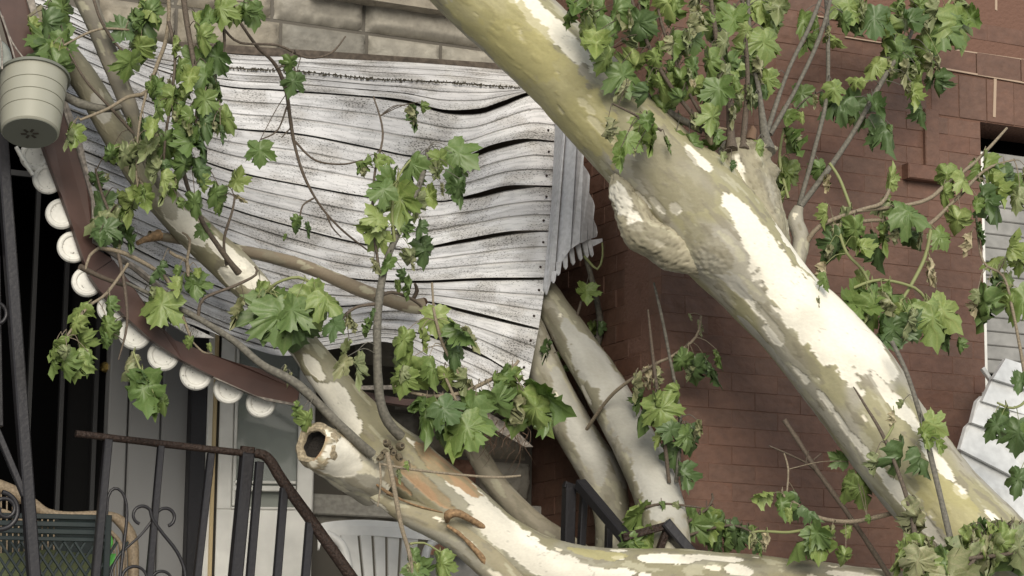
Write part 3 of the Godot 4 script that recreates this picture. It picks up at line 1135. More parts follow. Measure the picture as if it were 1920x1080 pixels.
func build_awning() -> void:
	var aw := thing("awning", W(SH(700, 400, .5).x, 0.12, 0.6), "crushed white metal awning with peeling planks, brown fascia and round discs", "awning")
	var lines := [
		[[60, -20], [130, 8], [250, 62], [400, 97], [600, 108], [800, 118], [985, 134], [1030, 140]],
		[[70, 20], [130, 40], [250, 98], [410, 124], [560, 133], [700, 147], [850, 154], [960, 163], [1040, 168]],
		[[90, 38], [130, 55], [182, 78], [292, 128], [420, 160], [530, 168], [680, 179], [760, 187], [830, 205], [900, 203], [940, 190], [1000, 171], [1040, 180]],
		[[110, 112], [140, 128], [207, 157], [292, 194], [410, 235], [560, 250], [700, 277], [770, 291], [870, 292], [920, 272], [980, 260], [1040, 264]],
		[[120, 200], [172, 220], [290, 266], [430, 317], [560, 345], [720, 372], [830, 376], [890, 363], [950, 348], [1036, 348]],
		[[140, 275], [190, 295], [300, 340], [440, 392], [560, 427], [680, 456], [770, 466], [870, 448], [960, 433], [1030, 432]],
		[[165, 340], [190, 352], [237, 372], [340, 415], [440, 455], [560, 498], [660, 521], [780, 526], [900, 521], [1024, 520]],
		[[190, 430], [300, 488], [420, 540], [520, 566], [640, 573], [720, 566], [796, 564], [870, 580], [1010, 615]],
		[[215, 500], [330, 562], [440, 610], [560, 633], [650, 625], [710, 616], [790, 625], [877, 650], [990, 716]],
		[[240, 545], [310, 590], [370, 612], [470, 652], [530, 667], [620, 655], [730, 642], [800, 688], [900, 742], [958, 786]],
	]
	# how far the sheets have sprung apart: [line, centre x, half width, px]
	var sprung := [[2, 915, 115, 9], [3, 925, 80, 10], [4, 930, 75, 9], [5, 900, 110, 6], [6, 850, 240, 3], [7, 900, 110, 4], [8, 860, 60, 6], [2, 760, 60, 3]]
	var prof := [[0.0, -0.016], [0.03, 0.0], [0.30, 0.0035], [0.32, 0.0055], [0.35, -0.001], [0.61, 0.0035], [0.63, 0.006], [0.66, -0.001], [0.9, 0.004], [0.965, 0.007], [1.0, 0.006], [0.99, -0.022]]
	var nu := 96
	for i in 9:
		var st := mb()
		var off_uv := Vector2(rng.randf() * 3.0, rng.randf() * 2.0)
		var grid := []
		for a in nu + 1:
			var f := float(a) / nu
			var col := []
			var xt := lerpf(lines[i][0][0], lines[i][lines[i].size() - 1][0], f)
			var xb := lerpf(lines[i + 1][0][0], lines[i + 1][lines[i + 1].size() - 1][0], f)
			var yt := line_y(lines[i], xt) + 1.0
			var yb := line_y(lines[i + 1], xb)
			var lift := 0.0
			for q in sprung:
				var e = absf(xt - q[1]) / q[2]
				if q[0] == i and e < 1.0:
					yt += q[3] * (1.0 - e * e)
				e = absf(xb - q[1]) / q[2]
				if q[0] == i + 1 and e < 1.0:
					lift += q[3] * (1.0 - e * e) * 0.0012
			var dent := 0.007 * nz.get_noise_2d(xt * 0.006, i * 3.7) + 0.003 * nz.get_noise_2d(xt * 0.02, i * 9.1)
			for p in prof:
				var t: float = clampf(p[0], 0.0, 1.0)
				var x := lerpf(xt, xb, t)
				var y := lerpf(yt, yb, p[0])
				var o: float = lerpf(sheet_off(i, x), sheet_off(i + 1, x), t) + p[1] * (1.6 if i > 0 else 1.0) + lift * t * t + dent
				col.append(F(x, y, o))
			grid.append(col)
		var heavy := [.02, .03, .06, .2, .36, .46, .5, .45, .3]
		for j in prof.size() - 1:
			for a in nu:
				var q := [grid[a][j], grid[a + 1][j], grid[a + 1][j + 1], grid[a][j + 1]]
				var vs := [[a, j], [a + 1, j], [a + 1, j + 1], [a, j], [a + 1, j + 1], [a, j + 1]]
				for w in vs:
					var c: Vector3 = grid[w[0]][w[1]]
					var pa: Vector3 = grid[mini(w[0] + 1, nu)][j] - grid[maxi(w[0] - 1, 0)][j]
					var pb: Vector3 = grid[w[0]][j + 1] - grid[w[0]][j]
					var uu := float(w[0]) / nu
					# grime lies where the sheet sagged and leaves lay on it, towards the lower left
					var dirt: float = heavy[i] * (1.0 - smoothstep(0.3, 0.78, uu)) * (0.65 + 0.5 * nz.get_noise_2d(uu * 9.0, i * 2.0 + w[1] * 0.15))
					dirt += (0.07 + 0.12 * nz.get_noise_2d(uu * 14.0, i * 5.0)) * (1.0 if w[1] == 2 or w[1] == 4 or w[1] == 5 or w[1] == 7 else 0.0) * (1.0 if j == 2 or j == 5 or j == 4 or j == 1 else 0.4)
					if w[1] <= 1 or w[1] >= 9:
						dirt += 0.16 * smoothstep(-0.2, 0.4, nz.get_noise_2d(uu * 22.0, i * 3.0 + 40.0))
					var g := clampf(1.0 - dirt, 0.25, 1.0)
					st.set_color(Color(g, g, minf(g * 1.02, 1.0)))
					st.set_normal(-pa.cross(pb).normalized() if pa.cross(pb).dot(n_ax) < 0.0 else pa.cross(pb).normalized())
					st.set_uv(Vector2(uu * 1.25, float(prof[w[1]][0]) * 0.36) + off_uv)
					st.add_vertex(c)
		st.index()
		var pl := part("plank", st.commit(), M.plank, aw)
		# fixing screws along the torn right end
		if i > 1:
			for e in [[0.25, 10.0], [0.78, 12.0]]:
				var ra = lines[i][lines[i].size() - 1]
				var rb = lines[i + 1][lines[i + 1].size() - 1]
				var x = lerpf(ra[0], rb[0], e[0]) - e[1]
				var y := lerpf(line_y(lines[i], x), line_y(lines[i + 1], x), e[0])
				part("screw", lathe([[0.0, .006], [.004, .005], [.0055, 0.0]], Transform3D(house_basis() * Basis(Vector3.RIGHT, PI / 2), F(x, y, lerpf(sheet_off(i, x), sheet_off(i + 1, x), e[0]) + 0.008)), 8), M.rust, pl)
	# moss and rot along the flashing
	var moss := mb()
	for k in 420:
		var x := rng.randf_range(405, 1000)
		var y := line_y(lines[1], x) + rng.randf_range(-1.5, 4.0)
		var p := F(x, y, sheet_off(1, x) + 0.022)
		bx(moss, Transform3D(Basis.from_euler(Vector3(rng.randf() * 6, rng.randf() * 6, rng.randf() * 6)), p), Vector3(rng.randf_range(.003, .010), rng.randf_range(.002, .0045), rng.randf_range(.003, .006)))
	var mo := part("moss", moss.commit(), M.mosscol, aw)
	mo.set_meta("kind", "stuff")
	# side panel of upright slats with stepped ends
	var sl := [
		[[1047, 178], [1066, 214], [1041, 505], [1024, 552], [1018, 540], [1036, 378]],
		[[1066, 214], [1085, 247], [1070, 467], [1041, 505]],
		[[1085, 250], [1094, 268], [1097, 281], [1095, 300], [1087, 455], [1070, 466]],
		[[1093, 309], [1103, 322], [1107, 330], [1106, 350], [1101, 450], [1087, 456]],
		[[1103, 360], [1113, 376], [1116, 386], [1113, 415], [1112, 446], [1101, 449]],
		[[1113, 412], [1119, 425], [1121, 436], [1119, 444], [1112, 446]],
	]
	for k in sl.size():
		var pts := []
		var mx := 0.0
		for p in sl[k]:
			mx += float(p[0]) / sl[k].size()
		for p in sl[k]:
			pts.append([mx + (p[0] - mx) * 0.88, p[1], lerpf(lerpf(0.27, 0.68, clampf((p[1] - 180.0) / 360.0, 0.0, 1.0)), 0.80, clampf((p[0] - 1030.0) / 45.0, 0.0, 1.0)) - 0.02 * k + (0.02 if p == sl[k][0] or p == sl[k][sl[k].size() - 1] else 0.0)])
		part("side_slat", slab(pts, 0.012), M.panel, aw)
	for f in [[1040, 515, 1038, 531], [1049, 497, 1047, 517], [1060, 482, 1061, 505], [1071, 470, 1075, 497], [1083, 462, 1089, 489], [1095, 455, 1101, 484], [1103, 450, 1110, 482]]:
		var pts := [[f[0] - 4.5, f[1] - 6, .72], [f[0] + 4.5, f[1] - 8, .72], [f[2] + 3.5, f[3] - 5, .72], [f[2] + .5, f[3], .72], [f[2] - 3, f[3] - 5, .72]]
		part("fringe_tooth", slab(pts, 0.008), M.panel, aw)
	part("fringe_tooth", slab([[1108, 450, .72], [1129, 447, .72], [1130, 453, .72], [1112, 462, .72]], 0.008), M.panel, aw)
	# fascia: upper length, crease, lower length
	var fo := 1.04
	var upper := part("fascia", slab([[-14, -50, fo], [36, -50, fo], [52, 8, fo], [84, 112, fo], [140, 270, fo], [160, 330, fo], [172, 375, fo - .01], [174, 455, fo], [186, 470, fo], [212, 486, fo], [168, 515, fo + .012], [158, 490, fo + .01], [130, 405, fo + .004], [82, 277, fo], [28, 113, fo], [0, 15, fo]], 0.03), M.fascia, aw)
	part("flange", slab([[36, -50, fo + .012], [48, -50, fo + .02], [66, 8, fo + .02], [100, 118, fo + .02], [155, 270, fo + .02], [177, 375, fo + .02], [192, 455, fo + .02], [186, 462, fo + .012], [175, 455, fo + .012], [172, 375, fo + .012], [141, 270, fo + .012], [85, 112, fo + .012], [53, 8, fo + .012]], 0.012), M.flange, upper)
	part("flange", slab([[186, 462, fo + .02], [193, 455, fo + .03], [215, 472, fo + .03], [262, 500, fo + .03], [330, 560, fo + .03], [325, 566, fo + .02], [250, 506, fo + .02]], 0.012), M.flange, upper)
	var lower := part("fascia", slab([[168, 516, fo + .012], [213, 487, fo], [244, 530, fo], [298, 607, fo], [327, 637, fo], [387, 661, fo - .01], [446, 681, fo], [505, 696, fo], [562, 733, fo], [556, 758, fo + .01], [480, 742, fo + .012], [401, 706, fo + .014], [342, 676, fo + .014], [286, 638, fo + .014], [238, 596, fo + .012], [188, 546, fo + .012]], 0.03), M.fascia, aw)
	part("lip", slab([[480, 742, fo + .016], [556, 757, fo + .016], [562, 762, fo + .014], [500, 751, fo + .016], [401, 709, fo + .018], [401, 706, fo + .018]], 0.012), M.flange, lower)
	part("torn_strip", slab([[318, 582, fo - .12], [345, 605, fo - .12], [403, 634, fo - .12], [360, 632, fo - .12], [316, 605, fo - .12]], 0.012), M.plank, lower)
	# scalloped discs along the fascia
	for d in [[66, 292, 29, 0.25], [90, 335, 29, 0.1], [115, 400, 30, -.05], [137, 463, 30, .08], [163, 528, 29, .0], [210, 578, 28, .1], [253, 625, 31, .05], [306, 666, 30, -.08], [368, 701, 31, .06], [429, 729, 29, .1], [489, 756, 28, .0]]:
		var at := F(d[0], d[1], fo - 0.045)
		var r: float = d[2] * mpp(at)
		var xf := Transform3D(Basis(Vector3.RIGHT, -0.05 + d[3]) * house_basis() * Basis(Vector3.UP, -0.25 + d[3]) * Basis(Vector3.RIGHT, PI / 2), at)
		part("scallop_disc", lathe([[0.0, .001], [r * .62, .001], [r * .70, .006], [r * .80, .007], [r * .93, .004], [r * 1.0, -.004], [r * .99, -.012], [0, -.012]], xf, 36), M.disc, aw)
	part("curved_strip", tube([[30, 275, fo - .03, 4], [45, 302, fo - .03, 5], [62, 328, fo - .03, 4]], 6), M.disc, aw)
	# brown wreckage of the frame under the lower lip
	var beam := part("frame_beam", slab([[640, 727, .8], [760, 748, .8], [850, 752, .8], [850, 760, .8], [760, 760, .8], [640, 742, .8]], 0.05), M.fascia, aw)
	part("frame_beam", slab([[820, 735, .78], [870, 745, .78], [960, 800, .8], [1000, 838, .8], [985, 838, .8], [900, 790, .8]], 0.03), M.flange, aw)
	part("frame_lath", slab([[620, 724, .86], [740, 722, .86], [742, 730, .86], [640, 731, .86]], 0.02), M.flange, beam)


# ---------------------------------------------------------------- things on the porch
func bar_px(a: Array, b: Array, hw: float, square := true) -> ArrayMesh:   # a square or round bar between two places [x, y, off]
	var p := F(a[0], a[1], a[2])
	var q := F(b[0], b[1], b[2])
	if not square:
		return tube_w([[p, hw * mpp(p)], [q, hw * mpp(q)]], 10, 0.2)
	var st := mb()
	var y := (q - p).normalized()
	var x := y.cross(n_ax).normalized()
	var r := hw * mpp(p)
	bx(st, Transform3D(Basis(x, y, x.cross(y)), (p + q) / 2), Vector3(r * 2, p.distance_to(q), r * 2), r * 0.25)
	return st.commit()

func arc_px(cx: float, cy: float, r: float, a0: float, a1: float, off: float, hw: float, shrink := 1.0) -> Array:
	var out := []
	for k in 13:
		var t := k / 12.0
		var a := deg_to_rad(lerpf(a0, a1, t))
		var rr := r * lerpf(1.0, shrink, t)
		out.append([cx + cos(a) * rr, cy + sin(a) * rr, off, hw])
	return out

func build_porch_things() -> void:
	# hanging pot
	var c := F(60, 197, 1.32)
	var k := mpp(c)
	var ax := (cam_basis * Vector3(-0.03, 0.86, -0.5)).normalized()
	var zz := ax.cross(cam_basis.x).normalized()
	var xf := Transform3D(Basis(ax.cross(zz).normalized(), ax, zz), c)
	var H := 63.0 * k
	var pot := thing("flower_pot", c - ax * H, "beige plastic hanging flower pot with ringed sides at the upper left", "flower pot")
	var prof := [[0.0, -H * .96], [51 * k, -H], [54 * k, -H * .95]]
	for j in 3:
		var y := -H * .95 + H * (0.55 + 0.42 * j)
		var r := lerpf(54.0, 63.0, (y + H) / (2 * H)) * k
		prof += [[r, y - .002], [r - .0025, y - .001], [r - .0025, y + .001], [r + .0008, y + .002]]
	prof += [[63 * k, H * .93], [66 * k, H * .93], [66.5 * k, H * 1.0], [61 * k, H], [59 * k, H * .8], [50 * k, -H * .9]]
	part("body", lathe(prof, xf, 48), M.pot, pot)
	part("rim", lathe([[63.5 * k, H * .93], [67.5 * k, H * .92], [68 * k, H * 1.01], [64 * k, H * 1.02]], xf, 48), M.pot_dark, pot)
	part("base", lathe([[0.0, -H * 1.012], [50 * k, -H * 1.02], [51 * k, -H * .98]], xf, 40), M.pot_dark, pot)
	for j in 6:
		var a := TAU * j / 6.0
		var st := mb()
		bx(st, Transform3D(xf.basis * Basis(Vector3.UP, -a), xf * Vector3(cos(a) * 11 * k, -H * 1.024, sin(a) * 11 * k)), Vector3(11 * k, .001, 5 * k))
		part("drain_hole", st.commit(), M.hole, pot)
	for p in [[[30, 118], [14, 62], [-5, 10]], [[48, 114], [22, 78], [4, 30]], [[4, 130], [2, 80], [-12, 20]]]:
		part("hanger_wire", tube([[p[0][0], p[0][1], 1.34, 1.8], [p[1][0], p[1][1], 1.32, 1.8], [p[2][0], p[2][1], 1.3, 1.8]], 6), M.flange, pot)
	var soil := thing("dried_moss_ball", F(4, 100, 1.3), "grey dried tuft hanging above the flower pot at the left edge", "dried plant")
	part("tuft", tube([[-6, 132, 1.27, 8], [0, 112, 1.26, 20], [-2, 92, 1.27, 19], [-5, 74, 1.27, 6]], 10, 0.01, true, 0.5), M.curtain, soil)

	# wrought iron post at the far left
	var post := thing("iron_post", F(60, 1100, 1.1), "leaning black wrought iron post with scrollwork at the left edge", "porch post")
	part("upright", bar_px([2, 250, 1.06], [66, 1110, 1.12], 11), M.iron, post)
	part("brace", bar_px([-30, 750, 1.09], [46, 930, 1.11], 6), M.iron, post)
	part("brace", bar_px([-8, 480, 1.0], [-2, 800, 1.02], 7), M.iron, post)
	part("scroll", tube(arc_px(-2, 958, 36, -80, 120, 1.1, 5.0, .95), 8, 0.01), M.iron, post)
	part("scroll", tube(arc_px(10, 955, 22, -150, 200, 1.1, 4.0, .5), 8, 0.01), M.iron, post)
	part("scroll", tube(arc_px(-8, 590, 22, -70, 140, 1.07, 4.0, .7), 8, 0.01), M.iron, post)

	# railing
	var ra := thing("porch_railing", F(450, 1100, 1.05), "rusty iron porch railing with scrolls in front of the white storm door", "railing")
	var ro := 1.02
	part("top_rail", tube([[142, 813, ro, 7], [250, 826, ro, 7], [380, 841, ro, 7], [488, 853, ro, 7]], 10, 0.05, true, 0.08), M.rust, ra)
	part("newel", bar_px([464, 850, ro], [438, 1120, ro], 11.5), M.iron, ra)
	part("newel_cap", bar_px([452, 843, ro], [476, 846, ro], 7), M.rust, ra)
	part("hand_rail", tube([[478, 850, ro + .01, 9], [494, 853, ro + .02, 10], [508, 866, ro + .03, 10.5], [530, 902, ro + .06, 11], [590, 985, ro + .12, 11.5], [680, 1112, ro + .2, 12]], 8, 0.02), M.rust, ra)
	for b in [[203, 823, 176, 1115, 7.5], [302, 835, 277, 1115, 6], [396, 850, 366, 1115, 6.5]]:
		part("baluster", bar_px([b[0], b[1], ro], [b[2], b[3], ro], b[4]), M.iron, ra)
	for b in [[487, 866, 466, 1115, 7, .03], [533, 915, 517, 1115, 7, .07], [581, 980, 570, 1115, 7, .12]]:
		part("baluster", bar_px([b[0], b[1], ro + b[5]], [b[2], b[3], ro + b[5]], b[4]), M.iron, ra)
	part("hoop", tube([[200, 965, ro, 3], [203, 930, ro, 3], [214, 916, ro, 3], [228, 922, ro, 3], [237, 945, ro, 3], [237, 980, ro, 3.4], [230, 1040, ro, 3.4], [222, 1110, ro, 3.4]], 6, 0.02), M.iron, ra)
	part("scroll", tube(arc_px(267, 966, 17, 110, 330, ro + .01, 3.2) + [[287, 975, ro + .01, 3.2], [305, 1000, ro + .01, 3.2], [332, 1035, ro + .01, 3.4], [346, 1070, ro + .01, 3.4], [348, 1110, ro + .01, 3.4]], 6, 0.01), M.iron, ra)
	part("scroll", tube(arc_px(310, 970, 17, 70, -150, ro - .01, 3.2) + [[284, 978, ro - .01, 3], [262, 1005, ro - .01, 2.6], [225, 1040, ro - .01, 2.6], [208, 1075, ro - .01, 2.6], [206, 1110, ro - .01, 2.6]], 6, 0.01), M.iron, ra)
	part("scroll", tube(arc_px(252, 1085, 23, 190, 360, ro, 3.0), 6, 0.01), M.iron, ra)
	part("scroll", tube(arc_px(303, 1090, 19, 180, 360, ro, 3.0), 6, 0.01), M.iron, ra)

	# bent second railing
	var rb := thing("bent_railing", F(1120, 1100, .95), "bent black iron stair railing behind the fallen tree limb", "railing")
	part("newel", bar_px([1068, 908, .95], [1062, 1120, .95], 10.5), M.iron, rb)
	part("newel_cap", bar_px([1058, 908, .95], [1092, 921, .95], 6), M.iron, rb)
	part("baluster", bar_px([1096, 918, .97], [1085, 1120, .97], 6.5), M.iron, rb)
	part("baluster", bar_px([1142, 985, 1.0], [1139, 1120, 1.0], 6), M.iron, rb)
	part("hand_rail", bar_px([1088, 906, 1.0], [1200, 1040, 1.4], 10), M.iron, rb)
	part("bent_rail", bar_px([1168, 1008, 1.42], [1255, 984, 1.46], 7), M.rust, rb)
	part("bent_rail", bar_px([1246, 980, 1.46], [1320, 1068, 1.5], 10.5), M.iron, rb)
	part("bent_strut", bar_px([1252, 990, 1.45], [1230, 1050, 1.45], 6), M.rust, rb)

	# rattan headboard of a chair
	var wi := thing("rattan_chair", F(180, 1110, .72), "tan rattan chair with curved back frame behind the railing", "chair")
	var wo := .62
	part("frame", tube([[-30, 900, wo, 12], [0, 912, wo, 13], [28, 924, wo, 13], [60, 945, wo, 12], [90, 962, wo, 9], [130, 966, wo, 7], [200, 966, wo, 8], [228, 980, wo, 11], [246, 1010, wo, 12], [250, 1060, wo, 11], [248, 1120, wo, 11]], 10, 0.02), M.wicker, wi)
	part("frame", tube([[-30, 955, wo + .02, 5], [10, 960, wo + .02, 5], [60, 980, wo + .02, 5], [180, 985, wo + .02, 4], [210, 1000, wo + .02, 4], [228, 1030, wo + .02, 4], [232, 1120, wo + .02, 4]], 8, 0.02), M.wicker, wi)
	for j in 7:
		var x := 200.0 + j * 5.5
		part("spindle", tube([[x, 990 + j * j * 1.3, wo, 1.7], [x + 3, 1040, wo, 1.7], [x + 3, 1120, wo, 1.7]], 5, 0.05), M.wicker, wi)
	for j in 12:
		var x := -20.0 + j * 11.0
		part("spindle", tube([[x, 925 + maxf(0, j - 2) * 4.5, wo, 1.7], [x, 1000, wo, 1.7], [x, 1120, wo, 1.7]], 5, 0.08), M.wicker, wi)
	part("cushion", slab([[-30, 1040, wo + .06], [90, 1030, wo + .06], [180, 1040, wo + .06], [190, 1120, wo + .06], [-30, 1120, wo + .06]], 0.1), M.cushion, wi)

	# dark milk crate in front of it
	var cr := thing("milk_crate", F(100, 1110, .85), "dark green lattice milk crate on the porch at lower left", "crate")
	var co := .84
	for y in [968, 982, 996, 1010]:
		part("band", bar_px([-20, y - 2, co], [203, y + 3, co], 5.0 if y < 1000 else 4.0), M.crate, cr)
	for j in 15:
		var x := -40.0 + j * 20.0
		for s in [-1.0, 1.0]:
			var x0 := x
			var x1: float = x + 62.0 * s
			if x1 > 204.0 or x1 < -40.0:
				continue
			part("lattice_bar", bar_px([x0, 1016, co + .004 * s], [x1, 1112, co + .004 * s], 2.3), M.crate, cr)
	part("corner", bar_px([203, 966, co], [196, 1115, co], 6), M.crate, cr)
	part("crate_side", slab([[-30, 975, co - .3], [195, 975, co - .3], [190, 1115, co - .3], [-30, 1115, co - .3]], 0.01), M.crate, cr)
	var gp := thing("green_scoop", F(208, 1060, .8), "bright green plastic piece behind the milk crate", "toy")
	part("scoop", slab([[196, 1038, .78], [218, 1038, .78], [213, 1054, .78], [205, 1062, .78], [196, 1064, .78]], 0.02), M.green_plastic, gp)
	part("grip", tube([[203, 1028, .78, 3.5], [209, 1018, .78, 3.5], [205, 1004, .78, 3.5], [200, 1000, .78, 3]], 8, .01), M.green_plastic, gp)

	build_plastic_chair()
	build_siding()


func build_plastic_chair() -> void:
	var ch := thing("plastic_chair", F(740, 1110, .8), "white plastic garden chair below the stone wall", "chair")
	# a bowed back with rounded corners and five slots
	var st := mb()
	var o := func(x: float, y: float) -> Vector3: return F(x, y, .70 + .05 * cos((x - 745.0) / 150.0 * 1.4) - 0.06 * smoothstep(975.0, 1110.0, y) * -1.0)
	var slots := [[673, 1005, 684, 1115], [699, 1003, 705, 1115], [725, 1004, 726, 1115], [752, 1008, 746, 1115]]
	# the back as strips between the slots
	var edges := [[604, 975, 645, 1115]]
	for s in slots:
		edges.append([s[0], s[1], s[2], s[3]])
	edges.append([775, 990, 766, 1115])
	var top := [[598, 1003], [602, 985], [618, 978], [680, 974], [745, 978], [815, 985], [845, 1000], [884, 1022]]
	for j in 60:
		var x0 := lerpf(598, 880, j / 60.0)
		var x1 := lerpf(598, 880, (j + 1) / 60.0)
		for r in [[0.0, 0.12], [0.12, 0.3]]:
			var y0a := line_y(top, x0)
			var y0b := line_y(top, x1)
			var a0: float = r[0] * 100.0
			var a1: float = r[1] * 100.0
			var pa: Vector3 = o.call(x0, y0a + a0)
			var pb: Vector3 = o.call(x1, y0b + a0)
			var pc: Vector3 = o.call(x1, y0b + a1)
			var pd: Vector3 = o.call(x0, y0a + a1)
			var bk: Vector3 = -n_ax * 0.012
			if r[0] == 0.0:
				pa += n_ax * -0.012
				pb += n_ax * -0.012
			quad(st, pd, pa, pb, pc)
			quad(st, pc + bk, pb + bk, pa + bk, pd + bk)
	part("back_top", st.commit(), M.plastic, ch)
	for k in 5:
		var e0 = [[640, 1003, 655, 1115], [676, 1003, 687, 1115], [702, 1003, 708, 1115], [728, 1003, 729, 1115], [755, 1003, 749, 1115]][k]
		var e1 = [[670, 1003, 681, 1115], [696, 1003, 702, 1115], [722, 1003, 723, 1115], [749, 1003, 743, 1115], [785, 1003, 772, 1115]][k]
		part("back_slat", slab([[e0[0], e0[1], .752], [e1[0], e1[1], .752], [e1[2], e1[3], .74], [e0[2], e0[3], .74]], 0.012), M.plastic, ch)
	part("arm", tube([[612, 1000, .74, 8], [640, 1020, .76, 9], [652, 1060, .78, 9], [655, 1115, .78, 9]], 8, .02), M.plastic, ch)
	part("arm", tube([[880, 1018, .70, 6], [830, 1012, .78, 7], [806, 1022, .84, 8], [797, 1050, .86, 8], [795, 1115, .86, 8]], 8, .02), M.plastic, ch)
	part("seat_side", slab([[806, 1040, .68], [900, 1046, .68], [900, 1115, .68], [800, 1115, .68]], 0.02), M.grey_board, ch)


func build_siding() -> void:
	var d := thing("fallen_siding", F(1880, 950, 1.5), "white metal siding strips fallen in a stack at the right edge", "siding")
	var rows := [[[1886, 672], [1990, 705], [1990, 745], [1862, 706]], [[1862, 708], [1990, 748], [1990, 795], [1842, 748]], [[1832, 752], [1842, 742], [1990, 790], [1990, 845], [1822, 788]], [[1812, 800], [1824, 789], [1990, 845], [1990, 935], [1800, 838]], [[1801, 842], [1990, 938], [1990, 1010], [1845, 960], [1806, 900]]]
	for k in rows.size():
		var pts := []
		for j in rows[k].size():
			var p = rows[k][j]
			pts.append([p[0], p[1] + (4 if j > 1 else 0), 1.36 + 0.02 * k + (0.05 if j > 1 else 0.0)])
		part("siding_strip", slab(pts, 0.022), M.metal_white, d)
	part("lath", bar_px([1842, 690, 1.3], [1866, 725, 1.32], 4), M.metal_white, d)


# ---------------------------------------------------------------- trees
func build_tree() -> void:
	var tr := thing("leaning_tree", F(2020, 1240, 2.4), "thick leaning plane tree trunk with peeling bark, leafy shoots and a burl", "tree")
	var axis := [[640, -260, 1.25, 74], [800, -112, 1.3, 78], [925, 5, 1.36, 80], [1050, 120, 1.42, 82], [1135, 212, 1.47, 83], [1232, 312, 1.54, 87], [1345, 432, 1.62, 97], [1462, 565, 1.71, 82], [1585, 700, 1.82, 90], [1682, 843, 1.93, 86], [1760, 935, 2.02, 85], [1848, 1035, 2.12, 92], [1940, 1145, 2.22, 104], [2020, 1260, 2.35, 120]]
	var ap := px_path(axis)
	var pat := on_limb(ap, [
		[1030, 46, 112, 24, 0], [965, -18, 70, 24, 0], [1085, 95, 36, 15, 0], [1092, 192, 10, 7, 0], [1107, 206, 11, 7, 0], [1120, 235, 28, 9, 0], [1142, 256, 20, 7, 0],
		[1520, 580, 165, 52, 0], [1455, 495, 120, 36, 0], [1590, 600, 125, 60, 0], [1400, 410, 70, 22, 0], [1640, 660, 60, 40, 0], [1500, 470, 80, 40, 0],
		[1420, 580, 62, 9, 0], [1452, 628, 28, 15, 0], [1385, 545, 26, 8, 0], [1268, 392, 13, 11, 0], [1232, 384, 20, 8, 0], [1205, 375, 24, 6, 0], [1310, 298, 36, 14, 0],
		[1494, 695, 15, 5, 0], [1508, 710, 11, 9, 0], [1548, 752, 26, 8, 0], [1580, 795, 34, 8, 0], [1605, 828, 26, 9, 0], [1640, 870, 44, 11, 0], [1690, 930, 54, 16, 0], [1735, 985, 48, 14, 0],
		[1665, 740, 60, 10, 0], [1700, 775, 42, 14, 0], [1760, 868, 50, 13, 0], [1800, 920, 18, 11, 0], [1748, 965, 9, 6, 0], [1880, 990, 50, 9, 0],
		[1365, 520, 90, 16, 3], [1440, 655, 100, 15, 3], [1540, 790, 110, 17, 3], [1640, 925, 100, 18, 3],
		[1030, 170, 170, 70, 2], [940, 60, 130, 70, 2], [1780, 950, 80, 40, 2], [1260, 330, 90, 60, 5], [1330, 470, 70, 30, 5], [1480, 640, 110, 14, 5]])
	var lumps := []
	for l in [[1420, 372, 1.62, 95, 22], [1345, 325, 1.65, 70, 10], [1720, 830, 2.0, 90, 8], [1335, 480, 1.72, 60, 9]]:
		var w := F(l[0], l[1], l[2])
		lumps.append([w, l[3] * mpp(w), l[4] * mpp(w)])
	part("trunk", limb_mesh(ap, 0.0072, 1, -0.22, pat, Color(.285, .265, .16), lumps, 0.03), M.bark, tr)
	# burl under the trunk
	var bp := px_path([[1154, 326, 1.54, 9], [1170, 364, 1.55, 25], [1194, 410, 1.56, 35], [1218, 444, 1.58, 38], [1262, 466, 1.6, 40], [1330, 500, 1.63, 32]])
	var bl := []
	for l in [[1165, 400, 1.66, 34, 9], [1190, 450, 1.68, 34, 12], [1215, 485, 1.68, 30, 13], [1232, 440, 1.74, 30, 9], [1245, 490, 1.66, 22, 8], [1210, 420, 1.74, 20, 6], [1190, 395, 1.7, 18, -7], [1225, 468, 1.74, 14, -7]]:
		var w := F(l[0], l[1], l[2])
		bl.append([w, l[3] * mpp(w), l[4] * mpp(w)])
	part("burl", limb_mesh(bp, 0.007, 2, -0.1, on_limb(bp, [[1165, 375, 40, 16, 0], [1190, 415, 24, 14, 0], [1150, 360, 20, 12, 0], [1215, 470, 60, 44, 5], [1200, 445, 30, 30, 5]]), Color(.33, .30, .215), bl, 0.3), M.bark, tr)
	# broken stub where the shoots spring
	var sp := px_path([[1440, 510, 1.64, 38], [1425, 425, 1.66, 54], [1404, 355, 1.65, 50], [1396, 310, 1.64, 46], [1394, 282, 1.63, 45], [1394, 270, 1.63, 36], [1395, 262, 1.63, 16]])
	var sl := []
	for l in [[1345, 268, 1.68, 26, 16], [1440, 275, 1.68, 30, 20], [1385, 268, 1.74, 24, 12], [1412, 262, 1.72, 20, 12], [1366, 262, 1.72, 18, 12], [1450, 318, 1.7, 26, 12], [1395, 300, 1.76, 14, -8], [1365, 300, 1.74, 16, 8], [1425, 300, 1.74, 16, 8]]:
		var w := F(l[0], l[1], l[2])
		sl.append([w, l[3] * mpp(w), l[4] * mpp(w)])
	part("broken_stub", limb_mesh(sp, 0.007, 3, -0.05, on_limb(sp, [[1384, 340, 55, 16, 0], [1400, 400, 50, 15, 0], [1352, 300, 20, 18, 0], [1378, 330, 70, 7, 5], [1395, 270, 22, 40, 5], [1440, 300, 40, 20, 5]]), Color(.27, .245, .17), sl, 0.16), M.bark, tr)
	part("torn_splinter", tube([[1338, 268, 1.68, 7], [1326, 250, 1.68, 5], [1340, 241, 1.67, 4], [1362, 242, 1.67, 2.5]], 6, .006, true, .5), M.torn_pale, tr)
